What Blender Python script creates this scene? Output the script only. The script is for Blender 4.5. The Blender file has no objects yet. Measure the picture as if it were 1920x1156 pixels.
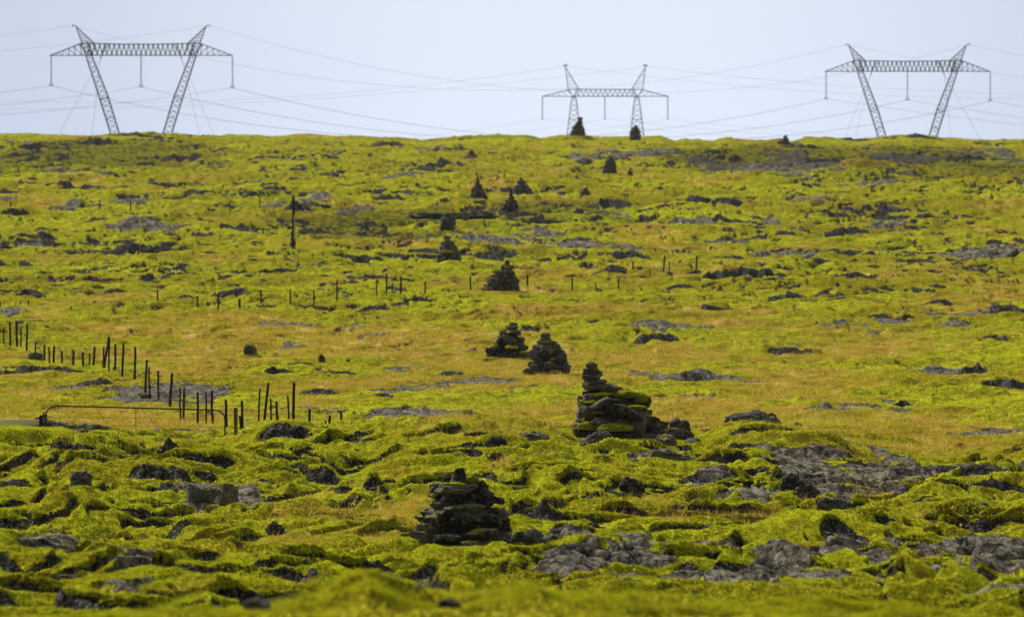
import bpy, bmesh, math, random
import numpy as np
from mathutils import Vector, Matrix, noise as mnoise

# ------------------------------------------------------------------ camera
F = 10667.0                      # focal length in pixels of the 1920 px wide frame (200 mm on 36 mm)
CU, CV = 960.0, 578.0
PITCH = math.atan((CV - 300.0) / F)
scene = bpy.context.scene
col = scene.collection
cam_d = bpy.data.cameras.new("camera")
cam = bpy.data.objects.new("camera", cam_d)
col.objects.link(cam)
cam.location = (0, 0, 0)
cam.rotation_euler = (math.pi / 2 - PITCH, 0, 0)
cam_d.sensor_width = 36.0
cam_d.lens = 200.0
cam_d.clip_start = 0.5
cam_d.clip_end = 20000
cam_d.dof.use_dof = True
cam_d.dof.focus_distance = 122.0
cam_d.dof.aperture_fstop = 3.6
scene.camera = cam

# ------------------------------------------------------------------ sky and sun (bright overcast)
SUN_EL, SUN_AZ = math.radians(40), math.radians(-42)      # azimuth from +Y (view direction), negative = left of it
w = bpy.data.worlds.new("World")
scene.world = w
w.use_nodes = True
nt = w.node_tree
nt.nodes.clear()
N = nt.nodes.new
L = nt.links.new
out = N('ShaderNodeOutputWorld')
bg = N('ShaderNodeBackground')
sky = N('ShaderNodeTexSky')
sky.sky_type = 'NISHITA'
sky.sun_disc = False
sky.sun_elevation = SUN_EL
sky.sun_rotation = SUN_AZ
sky.dust_density = 3.0
sky.air_density = 1.2
tc = N('ShaderNodeTexCoord')
mp = N('ShaderNodeMapping')
mp.inputs['Scale'].default_value = (1, 1, 3.0)
no = N('ShaderNodeTexNoise')
no.inputs['Scale'].default_value = 2.6
no.inputs['Detail'].default_value = 3.0
no.inputs['Roughness'].default_value = 0.45
ramp = N('ShaderNodeValToRGB')
# thin even stratus: brighter towards the horizon haze in the middle, greyer to the sides
sep = N('ShaderNodeSeparateXYZ')
ab = N('ShaderNodeMath'); ab.operation = 'ABSOLUTE'
ad = N('ShaderNodeMath'); ad.operation = 'MULTIPLY_ADD'; ad.inputs[1].default_value = 1.0; ad.inputs[2].default_value = -0.012
mr = N('ShaderNodeMapRange'); mr.inputs[1].default_value = 0.012; mr.inputs[2].default_value = 0.115
mr.interpolation_type = 'SMOOTHSTEP'
L(tc.outputs['Generated'], sep.inputs[0])
L(sep.outputs['X'], ad.inputs[0]); L(ad.outputs[0], ab.inputs[0]); L(ab.outputs[0], mr.inputs[0])
mixc = N('ShaderNodeMix'); mixc.data_type = 'RGBA'
mixc.inputs['A'].default_value = (4.9, 5.48, 6.5, 1)      # luminous veil
mixc.inputs['B'].default_value = (3.6, 4.2, 5.35, 1)      # bluer, greyer veil
L(mr.outputs[0], mixc.inputs['Factor'])
# whiter near the horizon
mr2 = N('ShaderNodeMapRange'); mr2.inputs[1].default_value = 0.0; mr2.inputs[2].default_value = 0.045
mr2.inputs[3].default_value = 1.10; mr2.inputs[4].default_value = 1.0
L(sep.outputs['Z'], mr2.inputs[0])
vm = N('ShaderNodeVectorMath'); vm.operation = 'SCALE'
L(mixc.outputs['Result'], vm.inputs[0]); L(mr2.outputs[0], vm.inputs['Scale'])
# soft cloud mottling
L(tc.outputs['Generated'], mp.inputs[0]); L(mp.outputs[0], no.inputs['Vector'])
mr3 = N('ShaderNodeMapRange'); mr3.inputs[1].default_value = 0.35; mr3.inputs[2].default_value = 0.65
mr3.inputs[3].default_value = 0.97; mr3.inputs[4].default_value = 1.03
L(no.outputs['Fac'], mr3.inputs[0])
vm2 = N('ShaderNodeVectorMath'); vm2.operation = 'SCALE'
L(vm.outputs[0], vm2.inputs[0]); L(mr3.outputs[0], vm2.inputs['Scale'])
# overhead the overcast is whiter and brighter; unseen dark sky added behind the viewer to shade faces towards it
upf = N('ShaderNodeMapRange'); upf.inputs[1].default_value = 0.06; upf.inputs[2].default_value = 0.55
L(sep.outputs['Z'], upf.inputs[0])
mixu = N('ShaderNodeMix'); mixu.data_type = 'RGBA'
mixu.inputs['B'].default_value = (6.4, 6.1, 5.6, 1)
L(upf.outputs[0], mixu.inputs['Factor']); L(vm2.outputs[0], mixu.inputs['A'])
bk = N('ShaderNodeMapRange'); bk.inputs[1].default_value = 0.35; bk.inputs[2].default_value = -0.45
bk.inputs[3].default_value = 1.0; bk.inputs[4].default_value = 0.12; bk.interpolation_type = 'SMOOTHSTEP'
L(sep.outputs['Y'], bk.inputs[0])
vm3 = N('ShaderNodeVectorMath'); vm3.operation = 'SCALE'
L(mixu.outputs['Result'], vm3.inputs[0]); L(bk.outputs[0], vm3.inputs['Scale'])
mixs = N('ShaderNodeMix'); mixs.data_type = 'RGBA'; mixs.inputs['Factor'].default_value = 0.9
L(sky.outputs[0], mixs.inputs['A']); L(vm3.outputs[0], mixs.inputs['B'])
L(mixs.outputs['Result'], bg.inputs['Color'])
bg.inputs['Strength'].default_value = 0.05
L(bg.outputs[0], out.inputs['Surface'])

sun_d = bpy.data.lights.new("sun", 'SUN')
sun = bpy.data.objects.new("sun", sun_d)
col.objects.link(sun)
sun_d.energy = 1.5
sun_d.angle = math.radians(10)
sun_d.color = (1.0, 0.95, 0.87)
sdir = Vector((math.sin(SUN_AZ) * math.cos(SUN_EL), math.cos(SUN_AZ) * math.cos(SUN_EL), math.sin(SUN_EL)))
sun.rotation_euler = (-sdir).to_track_quat('-Z', 'Y').to_euler()
sun.location = sdir * 50

scene.view_settings.view_transform = 'Standard'
scene.view_settings.look = 'None'
scene.view_settings.exposure = 1.62
scene.view_settings.gamma = 1.0
scene.view_settings.use_curve_mapping = False

# ------------------------------------------------------------------ numpy noise
_rs = np.random.RandomState(7)
_P = _rs.permutation(256).astype(np.int32)
_P = np.concatenate([_P, _P])
_ang = _rs.rand(256) * 2 * np.pi
_GX = np.cos(_ang).astype(np.float32)
_GY = np.sin(_ang).astype(np.float32)

def pn(x, y, seed=0):
    """2D gradient noise, about -1..1"""
    x = x + seed * 37.17; y = y - seed * 91.73
    xf = np.floor(x); yf = np.floor(y)
    fx = (x - xf).astype(np.float32); fy = (y - yf).astype(np.float32)
    xi = xf.astype(np.int64) & 255; yi = yf.astype(np.int64) & 255
    x1 = (xi + 1) & 255; y1 = (yi + 1) & 255
    a = _P[xi]; b = _P[x1]
    h00 = _P[a + yi]; h01 = _P[a + y1]; h10 = _P[b + yi]; h11 = _P[b + y1]
    u = fx * fx * fx * (fx * (fx * 6 - 15) + 10)
    v = fy * fy * fy * (fy * (fy * 6 - 15) + 10)
    n00 = _GX[h00] * fx + _GY[h00] * fy
    n10 = _GX[h10] * (fx - 1) + _GY[h10] * fy
    n01 = _GX[h01] * fx + _GY[h01] * (fy - 1)
    n11 = _GX[h11] * (fx - 1) + _GY[h11] * (fy - 1)
    a = n00 + u * (n10 - n00)
    b = n01 + u * (n11 - n01)
    return (a + v * (b - a)) * 1.5

def fbm(x, y, seed, octv=3, gain=0.5):
    s = 0; a = 1.0; t = 0
    for i in range(octv):
        s = s + a * pn(x * 2.03 ** i, y * 2.03 ** i, seed + i * 3)
        t += a; a *= gain
    return s / t * 1.2

def sst(e0, e1, x):
    t = np.clip((x - e0) / (e1 - e0), 0, 1)
    return t * t * (3 - 2 * t)

# ------------------------------------------------------------------ base profile of the land (m below/above eye level)
BR = [0, 10, 25, 44, 49, 60, 75, 90, 105, 122, 135, 160, 190, 210, 267, 296, 335, 365, 440, 470, 560, 600, 700, 900, 1500, 12000]
BZ = [-1.75, -1.95, -2.45, -3.50, -4.2, -4.85, -5.4, -6.1, -6.12, -5.95, -6.5, -7.3, -7.15, -7.24, -6.13, -5.5, -4.15, -2.6, -1.07, -0.7, 2.36, 2.2, -1, -6, -30, -150]
CRU = [-300, 0, 200, 420, 500, 590, 660, 780, 900, 1000, 1080, 1300, 1390, 1470, 1560, 1640, 1920, 2200]
CRV = [812, 812, 815, 832, 816, 817, 812, 785, 775, 783, 808, 822, 800, 800, 822, 845, 858, 858]
RGU = [-300, 0, 110, 165, 230, 330, 480, 520, 565, 640, 750, 790, 850, 960, 985, 1015, 1070, 1115, 1150, 1180, 1240, 1265, 1305, 1340, 1360, 1440, 1480, 1500, 1570, 1600, 1640, 1740, 1840, 1860, 1880, 1920, 2200]
RGV = [252, 252, 252, 254, 250, 248, 249, 253, 249, 255, 257, 260, 256, 254, 252, 258, 252, 256, 254, 255, 255, 261, 258, 261, 255, 258, 262, 258, 259, 261, 257, 258, 259, 262, 260, 261, 261]

SWU = [-300, 0, 400, 600, 690, 760, 850, 1000, 1150, 1500, 1700, 1920, 2200]
SWV = [1144, 1142, 1142, 1134, 1108, 1132, 1126, 1104, 1124, 1124, 1140, 1165, 1165]
def zbase(u, r):
    """u = frame column (pixels of 1920) of the azimuth, r = distance"""
    z = np.interp(r, BR, BZ)
    cr = np.interp(u, CRU, CRV)
    z = z - (cr - 807.0) * 122.0 / F * np.exp(-((r - 121.0) / 17.0) ** 2)
    rg = np.interp(u, RGU, RGV)
    z = z - ((rg - 255.0) * 560.0 / F + 0.22) * sst(480, 555, r)
    sw = np.interp(u, SWU, SWV)          # the blurred nearest swell
    z = z - (sw - 1148.0) * 44.0 / F * np.exp(-((r - 43.0) / 5.5) ** 2)
    # an intermediate rise on both sides of the slope with a dip behind it
    side = sst(420, 250, u) * 1.0 + sst(1330, 1500, u) * 0.9
    z = z + side * (0.35 * np.exp(-((r - 440) / 22.0) ** 2) - 1.1 * np.exp(-((r - 478) / 20.0) ** 2))
    return z

def u2x(u, r):
    k = (u - CU) / F
    return r * k / math.sqrt(1 + k * k)

def u2y(u, r):
    k = (u - CU) / F
    return r / math.sqrt(1 + k * k)

_RR = np.concatenate([np.arange(8, 140, 0.1), np.arange(140, 640, 0.25)])
def hit(u, v):
    """distance at which the sight line through (u,v) first meets the smooth land"""
    slope = -(v - CV) / F
    # elevation of the ray (camera pitched down)
    c, s = math.cos(PITCH), math.sin(PITCH)
    dy = c + s * slope * 1.0
    dz = -s + c * slope
    zr = _RR * dz / math.hypot(dy, (u - CU) / F)
    zb = zbase(np.full_like(_RR, u), _RR)
    i = np.argmax(zr <= zb)
    if not (zr <= zb).any():
        return 558.0
    return float(_RR[i])

def zray(u, v, r):
    """height of the sight line (u,v) at distance r"""
    slope = -(v - CV) / F
    c, s = math.cos(PITCH), math.sin(PITCH)
    return r * (-s + c * slope) / math.hypot(c + s * slope, (u - CU) / F)

def P3(u, v, r):
    return Vector((u2x(u, r), u2y(u, r), zray(u, v, r)))

PINS = []       # (x, y, z or None, radius): the land is levelled gently round everything that stands on it
def spot(u, v, rad=0.5, r=None, exact=True):
    if r is None:
        r = hit(u, v)
    p = P3(u, v, r)
    if exact:
        PINS.append((p.x, p.y, p.z, rad))
    return p, r
# ------------------------------------------------------------------ materials
class NT:
    def __init__(s, m):
        s.t = m.node_tree; s.n = s.t.nodes; s.l = s.t.links
    def node(s, typ, **kw):
        nd = s.n.new(typ)
        for a, b in kw.items(): setattr(nd, a, b)
        return nd
    def noise(s, vec, scale, detail=3, rough=0.55, dist=0.0):
        nd = s.n.new('ShaderNodeTexNoise'); s.l.new(vec, nd.inputs['Vector'])
        nd.inputs['Scale'].default_value = scale; nd.inputs['Detail'].default_value = detail
        nd.inputs['Roughness'].default_value = rough; nd.inputs['Distortion'].default_value = dist
        return nd.outputs['Fac']
    def rng(s, x, a, b, c=0.0, d=1.0):
        nd = s.n.new('ShaderNodeMapRange'); s.l.new(x, nd.inputs[0])
        nd.inputs[1].default_value = a; nd.inputs[2].default_value = b; nd.inputs[3].default_value = c; nd.inputs[4].default_value = d
        return nd.outputs[0]
    def mix(s, f, a, b):
        nd = s.n.new('ShaderNodeMix'); nd.data_type = 'RGBA'
        for v, i in ((f, 'Factor'), (a, 'A'), (b, 'B')):
            if isinstance(v, (int, float)): nd.inputs[i].default_value = v
            elif isinstance(v, tuple): nd.inputs[i].default_value = (*v, 1)
            else: s.l.new(v, nd.inputs[i])
        return nd.outputs['Result']
    def math(s, op, a, b=None):
        nd = s.n.new('ShaderNodeMath'); nd.operation = op
        for v, i in ((a, 0), (b, 1)):
            if v is None: continue
            if isinstance(v, (int, float)): nd.inputs[i].default_value = v
            else: s.l.new(v, nd.inputs[i])
        return nd.outputs[0]
    def mapping(s, vec, sc, rot=(0, 0, 0)):
        nd = s.n.new('ShaderNodeMapping'); s.l.new(vec, nd.inputs[0]); nd.inputs['Scale'].default_value = sc
        nd.inputs['Rotation'].default_value = rot
        return nd.outputs[0]

def new_mat(name, rough=0.9, spec=0.2):
    m = bpy.data.materials.new(name); m.use_nodes = True
    b = m.node_tree.nodes['Principled BSDF']
    b.inputs['Roughness'].default_value = rough
    b.inputs['Specular IOR Level'].default_value = spec
    return m, NT(m), b

def rock_nodes(T, P, slabfac=None):
    """dark vesicular basalt with pale crustose lichen; returns colour, bump height"""
    n1 = T.noise(P, 2.2, 5, 0.62); n2 = T.noise(P, 14, 4, 0.6); n3 = T.noise(P, 45, 2, 0.6)
    dark = T.mix(T.rng(n1, 0.3, 0.7), (0.003, 0.003, 0.003), (0.020, 0.019, 0.018))
    vz = T.node('ShaderNodeTexVoronoi'); T.l.new(P, vz.inputs['Vector']); vz.inputs['Scale'].default_value = 9
    n0 = T.noise(P, 0.8, 5, 0.7); dark = T.mix(T.rng(n0, 0.54, 0.68, 0, 0.8), dark, (0.085, 0.080, 0.072))
    lich = T.math('MULTIPLY', T.rng(n2, 0.52, 0.62), T.rng(n1, 0.35, 0.55))
    c = T.mix(lich, dark, (0.16, 0.158, 0.13))
    c = T.mix(T.rng(n3, 0.60, 0.68, 0, 0.7), c, (0.38, 0.375, 0.33))
    h = T.math('ADD', T.math('MULTIPLY', n1, 0.6), T.math('ADD', T.math('MULTIPLY', n2, 0.3), T.math('MULTIPLY', n3, 0.12)))
    return c, h, (n1, n2, n3, vz)

def moss_nodes(T, P):
    a = T.noise(P, 0.55, 3, 0.6); b = T.noise(P, 2.7, 4, 0.62)
    st = T.noise(T.mapping(P, (9, 3.2, 9), (0, 0, 0.5)), 1.0, 4, 0.65, 0.6)
    fine = T.noise(T.mapping(P, (34, 12, 34), (0, 0, 0.7)), 1.0, 3, 0.6, 0.5)
    c = T.mix(T.rng(a, 0.32, 0.68), (0.240, 0.252, 0.0070), (0.355, 0.352, 0.013))
    lg = T.noise(T.mapping(P, (0.7, 1.3, 1)), 0.10, 4, 0.6)
    c = T.mix(T.rng(lg, 0.52, 0.64, 0, 0.40), c, (0.45, 0.50, 0.010))
    c = T.mix(T.rng(lg, 0.50, 0.42, 0, 0.75), c, (0.21, 0.155, 0.008))
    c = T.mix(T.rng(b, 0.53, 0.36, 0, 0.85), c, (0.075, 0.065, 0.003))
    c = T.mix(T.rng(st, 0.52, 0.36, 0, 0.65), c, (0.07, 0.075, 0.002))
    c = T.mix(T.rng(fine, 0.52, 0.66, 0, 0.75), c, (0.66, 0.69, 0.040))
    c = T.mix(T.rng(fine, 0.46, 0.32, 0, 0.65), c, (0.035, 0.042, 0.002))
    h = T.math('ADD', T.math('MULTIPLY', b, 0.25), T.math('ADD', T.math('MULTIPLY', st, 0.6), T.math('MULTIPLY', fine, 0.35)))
    return c, h, a, b, st, fine

def mat_ground():
    m, T, B = new_mat("moss_lava_ground", 1.0, 0.0)
    tc = T.node('ShaderNodeTexCoord'); P = tc.outputs['Object']
    at = T.node('ShaderNodeVertexColor', layer_name="cover")
    sp = T.node('ShaderNodeSeparateColor'); T.l.new(at.outputs['Color'], sp.inputs[0])
    mossm, slabm, drym, heath_shade_m = sp.outputs[0], sp.outputs[1], sp.outputs[2], at.outputs['Alpha']
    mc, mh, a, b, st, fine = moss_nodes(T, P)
    # dry grass
    gs = T.noise(T.mapping(P, (16, 6, 5)), 1.0, 4, 0.7, 0.3)
    gc = T.mix(T.rng(gs, 0.3, 0.7), (0.14, 0.080, 0.005), (0.47, 0.335, 0.045))
    gc = T.mix(T.rng(a, 0.47, 0.57, 0, 0.75), gc, (0.25, 0.24, 0.006))
    gc = T.mix(T.rng(b, 0.55, 0.72, 0, 0.6), gc, (0.55, 0.40, 0.11))
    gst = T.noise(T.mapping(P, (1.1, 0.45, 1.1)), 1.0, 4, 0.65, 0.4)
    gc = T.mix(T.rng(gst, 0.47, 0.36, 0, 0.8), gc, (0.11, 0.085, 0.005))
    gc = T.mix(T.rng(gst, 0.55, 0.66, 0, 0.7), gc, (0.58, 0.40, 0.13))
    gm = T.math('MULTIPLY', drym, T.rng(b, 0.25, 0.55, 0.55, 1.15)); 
    gmx = T.node('ShaderNodeClamp'); T.l.new(gm, gmx.inputs[0])
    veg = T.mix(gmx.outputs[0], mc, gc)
    # a little dry grass everywhere in the hollows of the noise
    veg = T.mix(T.rng(a, 0.60, 0.72, 0, 0.6), veg, (0.21, 0.125, 0.012))
    # heath on the far faces, with their shade painted into the olive-brown
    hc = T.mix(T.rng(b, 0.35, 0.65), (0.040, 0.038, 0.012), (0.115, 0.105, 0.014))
    hm = T.math('MULTIPLY', heath_shade_m, T.rng(b, 0.35, 0.6, 1.0, 0.6))
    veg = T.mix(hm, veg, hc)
    # rock
    rc, rh, (n1, n2, n3, vz) = rock_nodes(T, P)
    s1 = T.noise(T.mapping(P, (5, 2.5, 5)), 1.0, 5, 0.68)
    sc = T.mix(T.rng(s1, 0.33, 0.62), (0.040, 0.036, 0.027), (0.23, 0.205, 0.150))
    sc = T.mix(T.rng(n2, 0.55, 0.66, 0, 0.7), sc, (0.42, 0.40, 0.32))
    sc = T.mix(T.rng(n1, 0.48, 0.36, 0, 0.85), sc, (0.022, 0.021, 0.022))
    s2 = T.noise(P, 5.0, 6, 0.78)
    sc = T.mix(T.rng(s2, 0.49, 0.42, 0, 0.85), sc, (0.020, 0.019, 0.016))
    sc = T.mix(T.rng(s2, 0.57, 0.64, 0, 0.75), sc, (0.42, 0.40, 0.32))
    sc = T.mix(T.rng(n3, 0.60, 0.70, 0, 0.7), sc, (0.50, 0.49, 0.42))
    cr = T.node('ShaderNodeTexVoronoi', feature='DISTANCE_TO_EDGE'); T.l.new(T.mapping(P, (1.0, 0.7, 1.6)), cr.inputs['Vector']); cr.inputs['Scale'].default_value = 1.7
    sc = T.mix(T.rng(cr.outputs['Distance'], 0.030, 0.008, 0, 0.8), sc, (0.010, 0.010, 0.009))
    rk = T.mix(slabm, rc, sc)
    rh = T.math('ADD', rh, T.math('MULTIPLY', s2, 0.9))
    rk = T.mix(T.math('MULTIPLY', heath_shade_m, 0.55), rk, (0.022, 0.022, 0.021))
    # moss / rock border with a ragged edge
    jm = T.math('ADD', mossm, T.math('MULTIPLY', T.math('SUBTRACT', n2, 0.5), 0.9))
    edge = T.rng(jm, 0.40, 0.56)
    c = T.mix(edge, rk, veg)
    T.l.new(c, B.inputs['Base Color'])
    hh = T.node('ShaderNodeMix'); hh.data_type = 'FLOAT'
    T.l.new(edge, hh.inputs['Factor']); T.l.new(rh, hh.inputs['A']); T.l.new(mh, hh.inputs['B'])
    bp = T.node('ShaderNodeBump'); bp.inputs['Strength'].default_value = 1.0; bp.inputs['Distance'].default_value = 0.07
    T.l.new(hh.outputs['Result'], bp.inputs['Height']); T.l.new(bp.outputs[0], B.inputs['Normal'])
    sh = B.inputs.get('Sheen Weight')
    return m
# ------------------------------------------------------------------ helpers for things
def simple_mat(name, c1, c2, scale=8, rough=0.8, spec=0.2, metal=0.0, stretch=(1, 1, 1), bump=0.01):
    m, T, B = new_mat(name, rough, spec)
    B.inputs['Metallic'].default_value = metal
    tc = T.node('ShaderNodeTexCoord')
    n = T.noise(T.mapping(tc.outputs['Object'], stretch), scale, 4, 0.6)
    T.l.new(T.mix(T.rng(n, 0.3, 0.7), c1, c2), B.inputs['Base Color'])
    bp = T.node('ShaderNodeBump'); bp.inputs['Distance'].default_value = bump
    T.l.new(n, bp.inputs['Height']); T.l.new(bp.outputs[0], B.inputs['Normal'])
    return m

def mat_rock(name, lift=1.0, mossy=0.0):
    m, T, B = new_mat(name, 0.95, 0.1)
    tc = T.node('ShaderNodeTexCoord'); 
    oi = T.node('ShaderNodeObjectInfo')
    P = tc.outputs['Object']
    ad = T.node('ShaderNodeVectorMath', operation='ADD'); T.l.new(P, ad.inputs[0]); T.l.new(oi.outputs['Location'], ad.inputs[1])
    P = ad.outputs[0]
    c, h, (n1, n2, n3, vz) = rock_nodes(T, P)
    if lift != 1.0:
        c = T.mix(T.rng(n2, 0.35, 0.6, 0.0, min(1.0, lift)), c, (0.17, 0.16, 0.135))
    c = T.mix(T.rng(oi.outputs['Random'], 0.3, 1.0, 0.0, 0.55), c, (0.15, 0.143, 0.128))
    if mossy > 0:
        mc = moss_nodes(T, P)[0]
        ge = T.node('ShaderNodeNewGeometry'); sx = T.node('ShaderNodeSeparateXYZ'); T.l.new(ge.outputs['Normal'], sx.inputs[0])
        f = T.math('ADD', sx.outputs['Z'], T.math('MULTIPLY', T.math('SUBTRACT', n1, 0.5), 2.4))
        c = T.mix(T.rng(f, 1.15 - mossy, 1.35 - mossy), c, mc)
    T.l.new(c, B.inputs['Base Color'])
    bp = T.node('ShaderNodeBump'); bp.inputs['Distance'].default_value = 0.05
    T.l.new(h, bp.inputs['Height']); T.l.new(bp.outputs[0], B.inputs['Normal'])
    return m

def mat_moss():
    m, T, B = new_mat("moss", 1.0, 0.0)
    tc = T.node('ShaderNodeTexCoord')
    c, h = moss_nodes(T, tc.outputs['Object'])[:2]
    c = T.mix(0.35, c, (0.14, 0.19, 0.006))
    T.l.new(c, B.inputs['Base Color'])
    bp = T.node('ShaderNodeBump'); bp.inputs['Distance'].default_value = 0.06
    T.l.new(h, bp.inputs['Height']); T.l.new(bp.outputs[0], B.inputs['Normal'])
    return m

M_ROCK = mat_rock("dark_lava_stone", 1.0, 0.12)
M_ROCKF = mat_rock("blackish_lava_stone", 0.45, 0.05)
M_ROCKM = mat_rock("mossy_lava_stone", 1.0, 0.42)
M_ROCKG = mat_rock("grey_lava_stone", 0.8, 0.25)
M_PALE = simple_mat("pale_stone", (0.45, 0.44, 0.42), (0.75, 0.74, 0.70), 20)
M_MOSS = mat_moss()
M_POST = simple_mat("weathered_dark_wood", (0.006, 0.005, 0.005), (0.022, 0.018, 0.017), 10, stretch=(6, 6, 1))
M_GREYWOOD = simple_mat("silvered_wood", (0.05, 0.06, 0.055), (0.12, 0.135, 0.12), 10, stretch=(6, 6, 1))
M_BOARD = simple_mat("pale_board", (0.66, 0.65, 0.60), (0.80, 0.79, 0.74), 8, stretch=(1, 6, 6))
M_RUST = simple_mat("rusty_steel", (0.010, 0.006, 0.006), (0.045, 0.014, 0.010), 14, 0.7, 0.4)
M_WIRE = simple_mat("fence_wire_steel", (0.015, 0.012, 0.010), (0.04, 0.03, 0.025), 14, 0.7, 0.4)
M_GALV = simple_mat("galvanised_steel", (0.075, 0.082, 0.095), (0.13, 0.14, 0.16), 3, 0.6, 0.4, 0.3)
M_CABLE = simple_mat("aluminium_cable", (0.16, 0.165, 0.18), (0.22, 0.225, 0.24), 3, 0.6, 0.4, 0.2)
M_INS = simple_mat("insulator_glass", (0.06, 0.08, 0.075), (0.10, 0.13, 0.12), 3, 0.3, 0.5)

def link(name, me, mat, parent=None, smooth=False):
    o = bpy.data.objects.new(name, me)
    col.objects.link(o)
    if mat: me.materials.append(mat)
    if smooth: me.polygons.foreach_set("use_smooth", [True] * len(me.polygons))
    if parent: o.parent = parent
    return o

def bm_obj(name, bm, mat, parent=None, smooth=False):
    me = bpy.data.meshes.new(name)
    bm.normal_update(); bm.to_mesh(me); bm.free()
    return link(name, me, mat, parent, smooth)

def thing(name, loc, label, cat, group=None):
    o = bpy.data.objects.new(name, None); o.empty_display_size = 0.2
    col.objects.link(o); o.location = loc
    return tag(o, label, cat, group)

def tag(o, label, cat, group=None):
    o["label"] = label; o["category"] = cat
    if group: o["group"] = group
    return o

def strut(bm, p, q, w, sides=4, w2=None):
    p = Vector(p); q = Vector(q)
    d = (q - p)
    if d.length < 1e-6: return
    d.normalize()
    a = d.cross(Vector((0, 1, 0)))
    if a.length < 0.1: a = d.cross(Vector((1, 0, 0)))
    a.normalize(); b = d.cross(a)
    w2 = w if w2 is None else w2
    rings = []
    for c, ww in ((p, w), (q, w2)):
        rings.append([bm.verts.new(c + (a * math.cos(t) + b * math.sin(t)) * ww / 2)
                      for t in [math.pi * 2 * (i + 0.5) / sides for i in range(sides)]])
    for i in range(sides):
        j = (i + 1) % sides
        bm.faces.new((rings[0][i], rings[0][j], rings[1][j], rings[1][i]))
    bm.faces.new(rings[0][::-1]); bm.faces.new(rings[1])

def polytube(bm, pts, w, sides=6):
    for i in range(len(pts) - 1):
        strut(bm, pts[i], pts[i + 1], w, sides)

def stone_bm(bm, c, size, rnd, rot=0.0, tilt=(0, 0), sub=2, p=0.55, rough=0.16):
    """an irregular slab of lava: superellipsoid with chipped faces"""
    M = Matrix.Translation(c) @ Matrix.Rotation(rot, 4, 'Z') @ Matrix.Rotation(tilt[0], 4, 'X') @ Matrix.Rotation(tilt[1], 4, 'Y')
    r = bmesh.ops.create_icosphere(bm, subdivisions=sub, radius=1.0)
    off = Vector((rnd.random() * 50, rnd.random() * 50, rnd.random() * 50))
    planes = [(Vector((rnd.gauss(0, 1), rnd.gauss(0, 1), rnd.gauss(0, 1))).normalized(), rnd.uniform(0.68, 0.92)) for _ in range(6)]
    for v in r['verts']:
        d = v.co.normalized()
        q = Vector([math.copysign(abs(x) ** p, x) for x in d])
        q = q / max(q.length, 1e-6) * (1 / (sum(abs(x) ** (2 / p) for x in d) ** (p / 2)))
        n = mnoise.noise(d * 1.3 + off) * rough * 1.6 + mnoise.noise(d * 3.5 + off) * rough * 0.8
        q = q * (1 + n)
        for pl, h in planes:
            e = q.dot(pl) - h
            if e > 0: q -= pl * e * 0.85
        if sub >= 4: q = q * (1 + 0.10 * mnoise.noise(d * 4 + off) + 0.06 * mnoise.noise(d * 9 + off))
        v.co = M @ Vector((q.x * size[0], q.y * size[1], q.z * size[2]))
    return r

def moss_blob(name, parent, c, size, seed, mat=None):
    bm = bmesh.new()
    r = bmesh.ops.create_icosphere(bm, subdivisions=4, radius=1.0)
    for v in r['verts']:
        d = v.co.copy()
        n = 1 + 0.22 * mnoise.noise(d * 1.6 + Vector((seed, 0, 0))) + 0.10 * mnoise.noise(d * 5 + Vector((seed, 3, 0))) + 0.05 * mnoise.noise(Vector((d.x * 14, d.y * 14, d.z * 5)) + Vector((seed, 0, 7)))
        v.co = Vector((d.x * size[0] * n, d.y * size[1] * n, max(d.z, -0.5) * size[2] * n)) + Vector(c)
    return bm_obj(name, bm, mat or M_MOSS, parent, True)

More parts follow.
